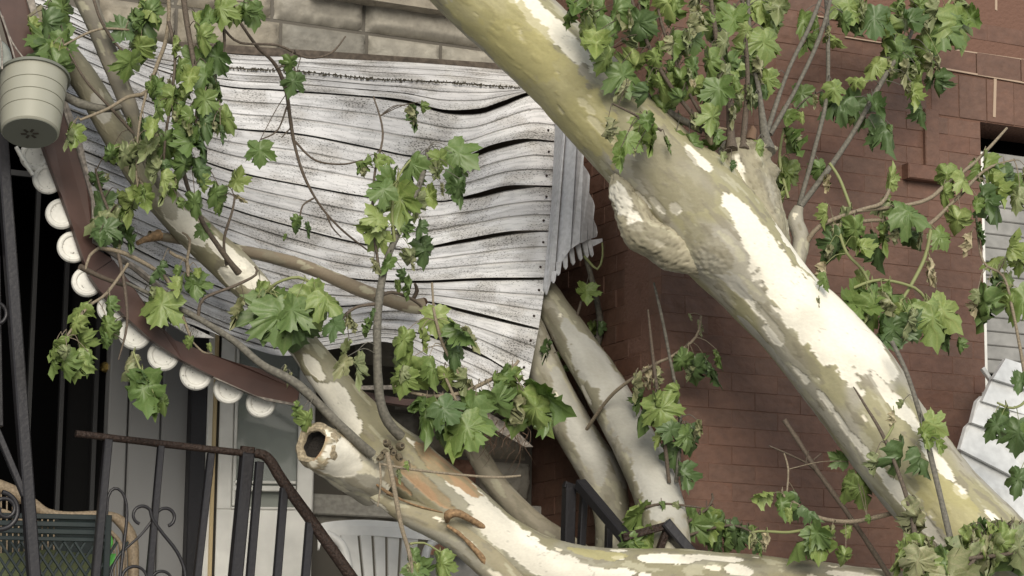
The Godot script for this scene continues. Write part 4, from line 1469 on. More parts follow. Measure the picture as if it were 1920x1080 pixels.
	part("torn_splinter", tube([[1408, 262, 1.7, 12], [1412, 246, 1.7, 10], [1410, 236, 1.7, 3]], 6, .01, true, .4), M.root, tr)
	part("side_branch", limb_mesh(px_path([[1486, 525, 1.67, 14], [1502, 455, 1.6, 16], [1492, 415, 1.54, 15], [1498, 388, 1.54, 9]]), 0.006, 6, -.05, [], Color(.24, .22, .17)), M.bark, tr)

	spray(tr, [
		[[[1372, 280, 1.7, 13], [1370, 245, 1.68, 8], [1366, 170, 1.68, 6], [1345, 80, 1.7, 5], [1325, -60, 1.7, 4]], M.twig],
		[[[1394, 282, 1.7, 12], [1396, 240, 1.66, 6], [1402, 150, 1.62, 4.5], [1396, 50, 1.62, 4], [1388, -60, 1.6, 3]], M.twig],
		[[[1440, 285, 1.7, 15], [1432, 240, 1.64, 8], [1424, 175, 1.6, 5], [1408, 80, 1.58, 4], [1400, -60, 1.56, 3]], M.twig_grey],
		[[[1437, 250, 1.62, 5], [1478, 132, 1.58, 4], [1520, 45, 1.56, 4], [1560, -60, 1.55, 3]], M.twig_grey],
		[[[1444, 252, 1.6, 5], [1498, 155, 1.56, 4], [1542, 55, 1.54, 4], [1570, -60, 1.52, 3]], M.twig_grey],
		[[[1328, 250, 1.7, 5], [1262, 168, 1.72, 4], [1218, 90, 1.74, 4], [1170, -40, 1.75, 3]], M.twig],
		[[[1318, 246, 1.66, 7], [1262, 215, 1.62, 7], [1224, 188, 1.6, 6]], M.twig_grey],
		[[[1240, 245, 1.78, 2.5], [1200, 220, 1.8, 2.5], [1150, 195, 1.8, 2]], M.twig],
		[[[1345, 250, 1.68, 3.5], [1300, 190, 1.72, 3], [1245, 60, 1.74, 3], [1225, -40, 1.74, 2.5]], M.twig],
	], [
		[1120, 60, 60, 95], [1145, 90, 55, 100], [1165, 120, 60, 85], [1215, 130, 60, 100], [1180, 150, 50, 120], [1260, 60, 60, 95], [1275, 130, 55, 80], [1240, 180, 60, 90], [1226, 240, 60, 100, 5], [1205, 215, 55, 80], [1270, 215, 60, 95], [1300, 215, 50, 80], [1330, 90, 60, 100], [1365, 100, 55, 80], [1410, 140, 60, 95], [1440, 130, 50, 90], [1340, 200, 50, 95], [1310, 140, 55, 110], [1290, 60, 60, 85], [1100, 30, 60, 100], [1130, -5, 60, 85], [1085, -5, 60, 100], [1430, -10, 60, 95], [1200, 20, 60, 100], [1230, 40, 60, 90],
		[1075, 5, 55, 110], [1105, 0, 50, 75], [1160, -5, 65, 100], [1205, -10, 60, 80], [1240, -12, 55, 60], [1260, -5, 60, 110], [1152, 36, 75, 100], [1178, 25, 62, 85], [1192, 60, 55, 70], [1200, 102, 66, 110, 3], [1222, 95, 42, 60],
		[1213, 155, 48, 85, 2], [1196, 178, 46, 185, 0], [1250, 138, 58, 100, 5], [1300, 108, 48, 95], [1272, 90, 42, 100], [1300, 25, 55, 110], [1312, 15, 55, 75], [1302, 55, 48, 90], [1330, 48, 66, 70, 2, 5], [1342, 25, 50, 95],
		[1378, 15, 66, 100], [1398, 38, 52, 60], [1420, 10, 62, 75], [1442, 5, 66, 90, 5], [1402, 88, 62, 112], [1378, 108, 46, 140], [1348, 148, 52, 100], [1336, 168, 42, 120], [1318, 158, 36, 90], [1386, 152, 46, 60], [1408, 162, 46, 80],
		[1422, 108, 56, 82, 7, 9], [1432, 55, 62, 80], [1248, 222, 66, 96, 0, 7], [1178, 248, 46, 95], [1164, 278, 42, 92, 0, 5], [1196, 250, 32, 70], [1140, 225, 52, 95, 7, 9], [1292, 252, 46, 80, 1, 3], [1268, 245, 46, 120], [1342, 242, 32, 95, 1, 0], [1375, 292, 46, 95, 1, 3], [1420, 262, 44, 85, 5, 4], [1350, 262, 40, 110, 0, 1],
		[1222, 198, 36, 140], [1362, 60, 50, 95], [1462, -10, 60, 90], [1350, -20, 60, 80], [1310, -25, 60, 100], [1400, -25, 65, 90], [1455, 35, 45, 110], [1230, 140, 40, 60], [1280, 170, 40, 100], [1360, 120, 45, 100], [1375, 200, 40, 85],
		[1302, 152, 26, 90, 6, 10], [1455, 140, 26, 95, 6, 9], [1240, 120, 30, 90, 7, 9]])
	spray(tr, [
		[[[1478, 372, 1.5, 3], [1462, 300, 1.45, 3], [1470, 240, 1.45, 2.5]], M.twig_green],
		[[[1497, 390, 1.52, 5], [1526, 285, 1.5, 4.5], [1550, 180, 1.48, 4], [1552, 60, 1.46, 4], [1545, -50, 1.45, 3]], M.twig_grey],
		[[[1500, 388, 1.53, 6], [1560, 308, 1.5, 5.5], [1605, 240, 1.48, 5], [1655, 150, 1.46, 5], [1712, 55, 1.44, 4], [1745, -60, 1.42, 3]], M.twig_grey],
		[[[1470, 250, 1.45, 2], [1500, 195, 1.4, 1.8], [1545, 168, 1.4, 1.6]], M.twig],
		[[[1705, 65, 1.44, 3], [1760, 30, 1.46, 3], [1800, -30, 1.46, 2.5]], M.twig_green],
	], [
		[1475, 245, 72, 90, 1], [1482, 300, 62, 100, 5], [1468, 325, 62, 80, 5], [1465, 360, 45, 95], [1490, 250, 50, 60], [1478, 205, 40, 110],
		[1508, 22, 48, 100], [1530, 28, 42, 80], [1574, 18, 66, 40, 2, 5], [1552, 66, 46, 30, 3, 0], [1526, 58, 50, 120], [1640, 12, 66, 90], [1662, 30, 72, 112, 5], [1690, 5, 60, 80], [1684, 72, 84, 102, 1, 7], [1676, 78, 78, 70, 1], [1652, 108, 50, 140, 3],
		[1730, 68, 70, 82], [1752, 50, 52, 60], [1792, 12, 80, 80, 5, 0], [1770, 28, 70, 100, 1], [1812, 18, 52, 60], [1798, -5, 50, 30, 4], [1726, 135, 58, 100], [1712, 158, 48, 105, 3, 5], [1722, 188, 52, 62, 2, 5], [1762, 128, 56, 110, 2],
		[1505, 160, 42, 100, 1], [1560, 152, 42, 80, 5], [1545, 175, 42, 100, 1], [1622, 152, 40, 195, 3], [1602, 182, 72, 165, 2, 7], [1616, 180, 62, 125, 2], [1636, 182, 54, 70], [1650, 212, 80, 58, 2, 5], [1640, 240, 42, 90, 2], [1700, 20, 60, 95, 2],
		[1620, 5, 55, 100], [1590, -10, 60, 80], [1720, -15, 65, 90], [1756, 0, 55, 100], [1700, 110, 50, 95], [1745, 100, 45, 80], [1535, 300, 42, 90, 1], [1548, 330, 40, 95, 6, 9]])
	# the long sprig that hangs over the brick wall
	spray(tr, [
		[[[1512, 455, 1.62, 5], [1540, 422, 1.66, 4.5], [1612, 394, 1.72, 4], [1652, 382, 1.75, 4], [1668, 355, 1.76, 3]], M.twig_pale],
		[[[1605, 396, 1.72, 3.5], [1726, 379, 1.75, 4], [1775, 345, 1.74, 4], [1820, 311, 1.72, 3.5], [1850, 282, 1.7, 3], [1888, 240, 1.7, 2.5]], M.twig_pale],
		[[[1560, 425, 1.68, 4], [1648, 413, 1.7, 4], [1726, 428, 1.72, 4], [1788, 378, 1.74, 3.5], [1847, 319, 1.74, 3], [1900, 300, 1.74, 2]], M.twig_pale],
		[[[1572, 430, 1.7, 3], [1588, 475, 1.72, 3], [1617, 506, 1.74, 3], [1634, 540, 1.75, 2.5]], M.twig_green],
		[[[1745, 432, 1.74, 4], [1734, 483, 1.75, 3.5], [1708, 535, 1.76, 3.5], [1686, 570, 1.78, 3]], M.twig_green],
		[[[1555, 306, 1.6, 3], [1574, 335, 1.62, 3], [1596, 392, 1.66, 3]], M.twig_green],
		[[[1600, 540, 1.76, 3], [1650, 525, 1.78, 3], [1715, 540, 1.78, 3], [1740, 568, 1.78, 2.5]], M.twig_green],
		[[[1628, 545, 1.78, 3], [1624, 600, 1.8, 3], [1588, 612, 1.84, 3], [1534, 562, 1.86, 2]], M.twig_green],
		[[[1588, 612, 1.84, 2], [1578, 640, 1.85, 2], [1575, 668, 1.85, 2]], M.twig_green],
		[[[1830, 405, 1.74, 2.5], [1843, 490, 1.76, 2.5], [1881, 518, 1.78, 2.5], [1900, 588, 1.8, 3], [1925, 720, 1.82, 4]], M.twig_pale],
	], [
		[1668, 357, 48, -95, 3, 0], [1668, 366, 38, 60, 5], [1678, 388, 72, 22, 1, 1], [1690, 390, 58, 72, 1, 0], [1668, 380, 40, 170], [1550, 383, 44, 85, 3], [1590, 395, 66, 102], [1602, 408, 64, 80], [1580, 418, 66, 112], [1575, 430, 76, 100, 2], [1655, 418, 58, 80, 5],
		[1640, 440, 80, 58, 2, 5], [1700, 430, 48, 60, 2], [1755, 430, 42, 50], [1745, 488, 48, 100, 6, 9], [1752, 508, 32, 80, 6, 11], [1548, 495, 50, 85, 6, 9], [1555, 460, 40, 100, 7, 10], [1620, 510, 44, 90, 3, 4], [1612, 450, 45, 85, 3],
		[1620, 545, 84, 112, 0, 7], [1636, 550, 78, 82, 0, 0], [1655, 546, 62, 50], [1642, 542, 92, 12, 1, 5], [1672, 590, 66, 92, 2, 7], [1655, 598, 64, 112, 2], [1702, 588, 56, 62, 2], [1740, 566, 86, 76, 5, 0], [1746, 563, 78, 38, 3, 1], [1734, 572, 70, 112, 0], [1776, 612, 48, 90, 2],
		[1775, 308, 54, 96, 5], [1800, 320, 44, 72, 3], [1770, 345, 44, 100, 5], [1850, 290, 60, 100, 5, 0], [1856, 330, 64, 84, 3, 0], [1830, 300, 44, 60], [1882, 310, 60, 80, 2], [1908, 326, 56, 72], [1800, 392, 56, 100, 3], [1840, 350, 64, 92, 2], [1860, 358, 64, 80, 2], [1832, 420, 44, 88, 2],
		[1822, 438, 44, 92, 6, 9], [1886, 482, 52, -85, 3, 0], [1890, 480, 44, 15, 3], [1882, 482, 44, 165, 3], [1850, 540, 80, 106, 1, 7], [1862, 545, 86, 90, 1], [1870, 512, 48, 110, 2], [1892, 514, 72, 80, 5], [1908, 540, 66, 60, 0], [1832, 552, 44, 90, 6, 8], [1915, 470, 50, 80], [1912, 350, 50, 100],
		[1575, 665, 66, 96, 7, 9], [1586, 668, 48, 80, 2, 8], [1628, 668, 64, 110, 0], [1642, 668, 66, 62, 5], [1650, 680, 50, 95], [1536, 562, 34, 90, 7, 11], [1538, 598, 34, 95, 7, 11], [1596, 640, 40, 90]])
	# thin stems that cross in front of the trunk, and what hangs from them
	spray(tr, [
		[[[1672, 640, 2.08, 4], [1700, 700, 2.12, 4.5], [1727, 785, 2.18, 5], [1752, 885, 2.25, 5.5], [1802, 1095, 2.42, 7]], M.twig_grey],
		[[[1600, 725, 2.1, 1], [1622, 760, 2.11, 2.5], [1660, 826, 2.15, 3.8], [1700, 932, 2.2, 4.5], [1716, 1010, 2.26, 5], [1722, 1100, 2.32, 5]], M.twig],
		[[[1658, 826, 2.15, 3], [1674, 800, 2.16, 2.5], [1676, 770, 2.16, 2]], M.twig_green],
	], [
		[1735, 788, 56, 35, 3, 0], [1728, 800, 44, 75, 5], [1690, 828, 74, 82, 2, 1], [1716, 838, 64, 38, 2, 5], [1642, 850, 44, 75, 4, 8], [1718, 935, 84, 96, 7, 8], [1705, 945, 84, 88, 7, 9], [1676, 772, 30, 70, 6, 9], [1728, 960, 70, 84, 7, 8]])


func build_fallen_limb() -> void:
	var tr := thing("fallen_limb", F(1500, 1150, 1.6), "mottled cream and olive plane limb lying across the awning and lower foreground", "tree limb")
	var axis := [[60, 20, 1.02, 21], [110, 85, 1.0, 24], [165, 160, 0.98, 26], [228, 268, .97, 28], [300, 368, .98, 31], [375, 446, 1.0, 34], [440, 506, 1.03, 36], [500, 568, 1.08, 31], [562, 640, 1.13, 28], [628, 725, 1.18, 34], [700, 815, 1.24, 48], [770, 880, 1.28, 57], [850, 950, 1.34, 60], [950, 1032, 1.4, 58], [1080, 1084, 1.46, 62], [1300, 1096, 1.54, 64], [1560, 1118, 1.64, 62], [1760, 1150, 1.74, 66], [2000, 1200, 1.86, 76]]
	var ap := px_path(axis)
	var pat := on_limb(ap, [
		[455, 505, 40, 24, 0], [430, 520, 26, 16, 0], [500, 540, 36, 20, 0], [340, 415, 60, 22, 0], [420, 470, 40, 16, 0], [535, 650, 50, 10, 0], [600, 740, 46, 18, 0], [630, 760, 56, 30, 0], [650, 790, 40, 26, 0], [590, 690, 36, 12, 0],
		[880, 920, 90, 24, 0], [800, 850, 50, 10, 0], [940, 990, 80, 34, 0], [1010, 1045, 70, 30, 0], [1110, 1076, 110, 14, 0], [1250, 1048, 62, 13, 0], [1340, 1046, 60, 8, 0], [1380, 1068, 30, 14, 0], [1060, 1070, 60, 18, 0], [1160, 1032, 18, 7, 0], [1620, 1082, 70, 9, 0], [1160, 1046, 13, 6, 0], [1700, 1095, 60, 10, 0],
		[150, 140, 80, 50, 5], [230, 265, 90, 40, 5], [300, 370, 50, 24, 5], [190, 205, 30, 14, 3], [110, 70, 60, 40, 5], [840, 878, 80, 28, 1], [790, 905, 90, 14, 1], [740, 900, 40, 7, 1], [1120, 1040, 60, 14, 2]])
	var lumps := []
	for l in [[735, 845, 1.45, 44, 14], [705, 862, 1.43, 30, 10], [760, 830, 1.4, 34, 10], [455, 500, 1.12, 30, 8], [420, 515, 1.1, 26, 8]]:
		var w := F(l[0], l[1], l[2])
		lumps.append([w, l[3] * mpp(w), l[4] * mpp(w)])
	part("limb", limb_mesh(ap, 0.0065, 4, -0.1, pat, Color(.235, .215, .135), lumps, 0.04), M.bark, tr)
	# hollow broken stub
	var sp := [[700, 905, 1.28, 44], [660, 878, 1.34, 45], [625, 852, 1.38, 46], [600, 838, 1.42, 43], [588, 832, 1.43, 36]]
	var spp := px_path(sp)
	part("hollow_stub", limb_mesh(spp, 0.006, 7, 0.3, on_limb(spp, [[640, 860, 50, 40, 0], [600, 835, 12, 40, 1]]), Color(.36, .30, .2), [], 0.10), M.bark, tr)
	var hole := F(590, 834, 1.44)
	var hx: Vector3 = (spp[4][0] - spp[2][0]).normalized() * 0.7 + cam_basis.z * 0.5
	hx = hx.normalized()
	var hz := hx.cross(cam_basis.x).normalized()
	var kk := mpp(hole)
	var hxf := Transform3D(Basis(hx.cross(hz).normalized(), hx, hz), hole)
	var rim := part("broken_rim", lathe([[43 * kk, -.03], [42 * kk, -.012], [38 * kk, .002], [31 * kk, .006], [27 * kk, .001], [25 * kk, -.012]], hxf, 36, 0.16), M.torn_pale, tr)
	part("hollow", lathe([[26 * kk, -.008], [24 * kk, -.05], [0, -.06]], hxf, 36, 0.16), M.hollow, rim)
	# pruning scars on the knot
	for q in [[722, 828, 10], [738, 850, 9], [755, 835, 11], [716, 850, 8], [708, 862, 8], [752, 862, 9], [731, 838, 6]]:
		var at := F(q[0], q[1], 1.455)
		var k := mpp(at) * 0.66
		var yy := (cam_basis * Vector3((q[0] - 735) * .02, -(q[1] - 845) * .02, 1.0)).normalized()
		var z2 := yy.cross(cam_basis.x).normalized()
		var xf := Transform3D(Basis(yy.cross(z2).normalized(), yy, z2), at)
		var sc := part("pruning_scar", lathe([[q[2] * k * .4, -.006], [q[2] * k * .5, -.003], [q[2] * k * .75, -.003], [q[2] * k * 1.0, -.012], [q[2] * k * 1.2, -.03]], xf, 14), M.scar, tr)
		part("core", lathe([[0.0, -.006], [q[2] * k * .5, -.0055]], xf, 12), M.hole, sc)
	# torn strips of bark along the underside
	var tears := [[[838, 985, 1.47, 3], [862, 1002, 1.48, 5], [890, 1030, 1.48, 5], [906, 1050, 1.48, 6], [912, 1075, 1.46, 3]], [[692, 898, 1.38, 1.5], [730, 925, 1.39, 3], [775, 946, 1.4, 2.5], [835, 962, 1.42, 1.5]]]
	for t in tears:
		part("torn_bark", tube(t, 6, .01, true, .5), M.torn, tr)
	var lp := px_path([[672, 905, 1.33, 3], [715, 938, 1.34, 13], [780, 968, 1.36, 26], [850, 1000, 1.4, 30], [920, 1055, 1.44, 32], [980, 1120, 1.46, 32]])
	part("split_limb", limb_mesh(lp, 0.0065, 9, 0.1, [], Color(.26, .23, .15), [], 0.06), M.bark, tr)
	part("cut_twig", tube([[838, 978, 1.44, 4], [842, 964, 1.5, 10], [862, 964, 1.5, 8], [890, 978, 1.48, 6], [925, 1000, 1.46, 3]], 8, .01, true, .4), M.torn, tr)
	# centre shoot with leaves
	spray(tr, [
		[[[752, 818, 1.42, 11], [728, 792, 1.44, 10], [712, 745, 1.46, 9], [707, 650, 1.48, 8.5], [711, 560, 1.48, 8], [728, 480, 1.46, 6.5], [765, 400, 1.44, 5.5], [792, 330, 1.42, 5], [802, 280, 1.4, 4]], M.twig_grey],
		[[[716, 540, 1.47, 3], [700, 420, 1.42, 3], [702, 330, 1.4, 2.5], [718, 250, 1.38, 2], [700, 180, 1.36, 1.5]], M.twig],
		[[[740, 452, 1.46, 3], [735, 390, 1.48, 3], [748, 330, 1.5, 2.5], [770, 300, 1.5, 2]], M.twig_green],
		[[[703, 560, 1.47, 3.5], [735, 548, 1.42, 3.5], [775, 562, 1.38, 3], [790, 575, 1.36, 2.5]], M.twig],
		[[[640, 596, 1.46, 3], [668, 576, 1.46, 3], [706, 570, 1.48, 3.5]], M.twig],
	], [
		[690, 294, 40, 145], [706, 290, 36, 95], [722, 292, 24, 10, 5], [788, 290, 62, 140, 1, 1], [824, 283, 44, 95, 5], [840, 274, 64, 42, 1, 0], [850, 288, 62, 62, 1], [852, 318, 68, 80, 2, 5], [862, 335, 50, 84, 2, 4], [740, 318, 66, 92, 1], [736, 348, 50, 160, 1],
		[748, 342, 84, 96, 5, 0], [800, 352, 50, 70, 3], [786, 358, 56, 100], [722, 428, 56, 190, 3, 0], [720, 424, 48, 235, 3, 0], [722, 432, 48, 130, 3], [760, 402, 50, 92, 1], [790, 412, 34, 110, 2], [796, 448, 56, 76, 2, 1], [790, 444, 46, 92, 2], [770, 468, 40, 95, 4],
		[735, 482, 40, 120, 1], [702, 484, 34, 70], [768, 518, 46, 85, 1], [778, 196, 48, 80, 2, 8], [770, 200, 44, 65, 7, 9], [830, 345, 24, 85, 7, 11], [655, 640, 44, 100, 4, 8], [670, 658, 66, 95, 4, 8], [652, 668, 46, 120, 7], [695, 598, 44, 95, 1], [642, 598, 50, 160, 2], [656, 590, 40, 60]])
	spray(tr, [
		[[[860, 700, 1.46, 3], [832, 650, 1.46, 3], [815, 590, 1.46, 3], [812, 560, 1.44, 2], [810, 530, 1.42, 2.5]], M.twig_pale],
		[[[740, 725, 1.4, 3], [800, 742, 1.42, 3.5], [860, 738, 1.44, 4], [920, 712, 1.46, 4], [960, 690, 1.46, 3], [972, 676, 1.46, 3]], M.twig_pale],
		[[[832, 700, 1.42, 3], [850, 740, 1.44, 3], [870, 780, 1.46, 2.5], [890, 800, 1.46, 2]], M.twig_pale],
	], [
		[815, 575, 52, 95, 3, 0], [845, 603, 66, 42, 1, 0], [836, 608, 66, 82, 1], [850, 638, 56, 92, 2], [870, 613, 52, 62], [765, 618, 54, 102, 5, 4], [790, 618, 44, 82, 3, 8], [805, 668, 60, 62], [776, 668, 84, 132, 5, 1], [762, 690, 54, 112, 5], [870, 690, 54, 72, 4, 8], [882, 718, 58, 92, 7, 9],
		[800, 748, 84, 88, 1, 0], [790, 748, 56, 150, 1], [820, 753, 54, 40, 2], [856, 783, 84, 102, 5, 0], [866, 778, 72, 72, 0], [905, 738, 92, 82, 1, 0], [892, 742, 76, 112, 1], [922, 732, 66, 60, 1], [955, 690, 46, 130, 1, 0], [960, 690, 50, 98, 5], [930, 700, 44, 110],
		[982, 734, 100, 58, 5, 0], [986, 730, 88, 100, 0, 1], [992, 734, 96, 22, 1, 1], [974, 742, 84, 96, 7, 9], [984, 746, 82, 84, 7, 10], [850, 760, 56, 100, 3, 8], [880, 800, 50, 90, 2], [838, 690, 46, 88, 3]])
	# stems out of the knot and the stub, to the left
	spray(tr, [
		[[[698, 852, 1.44, 10], [640, 800, 1.46, 9.5], [560, 722, 1.42, 9], [492, 684, 1.34, 8], [440, 640, 1.26, 7], [374, 598, 1.2, 6], [300, 560, 1.14, 4.5], [236, 530, 1.12, 3]], M.twig_grey],
		[[[448, 512, 1.16, 7], [430, 490, 1.18, 5.5], [405, 455, 1.2, 5], [382, 420, 1.22, 4.5], [350, 345, 1.24, 4], [330, 240, 1.26, 3.5]], M.twig],
		[[[425, 498, 1.14, 3], [420, 450, 1.16, 3], [436, 395, 1.18, 2.5], [440, 370, 1.18, 2]], M.twig],
		[[[372, 592, 1.2, 3.5], [382, 560, 1.22, 3], [440, 536, 1.24, 3], [480, 515, 1.24, 2.5], [478, 500, 1.24, 2]], M.twig],
		[[[352, 518, 1.15, 3.5], [350, 490, 1.16, 4], [330, 480, 1.16, 3.5], [318, 472, 1.16, 3]], M.twig_pale],
		[[[350, 492, 1.16, 3], [356, 450, 1.17, 3], [342, 436, 1.18, 2]], M.twig_pale],
		[[[185, 465, 1.16, 4], [230, 474, 1.16, 4.5], [290, 505, 1.15, 4], [320, 535, 1.14, 3.5], [345, 600, 1.16, 3], [360, 640, 1.18, 2.5]], M.twig_pale],
		[[[184, 466, 1.17, 3], [168, 480, 1.2, 3], [160, 505, 1.2, 2.5]], M.twig_pale],
		[[[222, 476, 1.17, 3.5], [234, 540, 1.2, 3.5], [238, 610, 1.22, 2.5], [222, 675, 1.22, 1.5]], M.twig],
		[[[150, 500, 1.2, 6], [190, 520, 1.17, 5], [236, 536, 1.14, 4]], M.twig],
		[[[240, 495, 1.17, 3], [200, 550, 1.24, 3], [165, 575, 1.28, 3], [140, 610, 1.3, 2.5], [118, 640, 1.32, 2]], M.twig_pale],
		[[[360, 640, 1.18, 2], [380, 660, 1.18, 2], [398, 663, 1.18, 1.5]], M.twig_pale],
		[[[500, 548, 1.25, 3], [520, 530, 1.3, 3], [560, 520, 1.34, 3], [600, 540, 1.34, 2.5]], M.twig_green],
		[[[250, 660, 1.24, 2], [262, 690, 1.26, 2.5], [270, 705, 1.26, 2]], M.twig_green],
	], [
		[505, 548, 92, 96, 1, 0], [520, 558, 94, 80, 1, 7], [492, 562, 72, 112, 2], [552, 590, 74, 92, 2, 7], [575, 532, 82, 58, 5, 1], [592, 544, 66, 38, 5], [556, 558, 66, 100, 1], [458, 562, 56, 110, 7, 8], [540, 585, 60, 72, 2], [520, 600, 60, 100, 1],
		[305, 488, 44, 120, 2], [360, 512, 50, 95, 1, 0], [368, 518, 42, 60, 1], [340, 520, 40, 95, 3], [302, 558, 54, 150, 0], [312, 548, 66, 110, 5, 2], [322, 560, 50, 88, 1], [358, 632, 26, 95, 5], [380, 420, 30, 80, 1], [420, 350, 52, 110, 1], [436, 352, 40, -65, 3], [440, 365, 28, 20, 6, 9],
		[165, 568, 60, 158, 5, 3], [150, 590, 46, 120, 3, 3], [105, 640, 66, 105, 0, 8], [116, 628, 54, 130, 5, 8], [150, 618, 56, 92, 5, 4], [150, 652, 62, 112, 5, 3], [166, 660, 46, 72, 0, 3], [206, 555, 40, 100, 1], [216, 602, 50, 110, 0, 4], [120, 655, 60, 95, 0, 3],
		[268, 698, 92, 86, 1, 0], [252, 685, 46, 150, 4], [300, 735, 44, 68, 0], [252, 664, 34, 120, 7, 4], [262, 690, 50, 30, 2], [578, 772, 44, 90, 5, 4], [566, 768, 26, 165, 0], [545, 700, 26, 100, 7, 11]], 0.1)
	# bottom stem down the middle with a few leaves
	spray(tr, [
		[[[726, 850, 1.46, 5], [738, 910, 1.5, 5], [752, 985, 1.5, 4.5], [768, 1040, 1.5, 4], [776, 1100, 1.5, 3]], M.twig_pale],
		[[[768, 1020, 1.5, 2.5], [795, 1018, 1.5, 2], [825, 1035, 1.5, 2]], M.twig_green],
		[[[715, 870, 1.47, 2.5], [770, 880, 1.5, 2.5], [860, 890, 1.55, 2.5], [930, 895, 1.58, 2.5], [976, 892, 1.58, 2]], M.twig_pale],
		[[[712, 868, 1.46, 2], [714, 905, 1.48, 2], [708, 950, 1.48, 1.5]], M.twig_pale],
	], [[775, 1028, 34, 88, 1, 4], [785, 1048, 56, 100, 1], [826, 1034, 60, 82, 5, 4], [770, 1058, 44, 60, 1], [745, 880, 26, 80, 4, 8]], 0.0)
	spray(tr, [[[[1675, 962, 1.9, 4.5], [1600, 978, 1.86, 4.5], [1540, 972, 1.82, 4], [1500, 950, 1.8, 3.5], [1468, 928, 1.78, 3]], M.twig_pale],
		[[[1530, 988, 1.8, 3], [1480, 998, 1.78, 3], [1412, 998, 1.76, 2.5], [1405, 1030, 1.76, 1.5]], M.twig_green],
		[[[1475, 930, 1.78, 2], [1478, 880, 1.78, 2], [1470, 850, 1.78, 1.5]], M.twig_pale],
	], [
		[1465, 925, 54, 100, 1], [1446, 925, 42, 185, 3], [1490, 922, 56, 58, 2, 3], [1502, 948, 46, 22, 2], [1530, 988, 80, 132, 0, 0], [1536, 990, 66, 92, 5, 0], [1520, 985, 50, 60], [1586, 1028, 40, 100, 5], [1596, 985, 26, 95, 3, 4], [1412, 1000, 40, 92, 7, 9], [1440, 1005, 44, 88, 6, 9], [1560, 985, 34, 95, 7, 11], [1603, 888, 66, 112, 5, 3], [1606, 890, 70, 76, 5, 3], [1590, 865, 36, 195, 1]], 0.0)


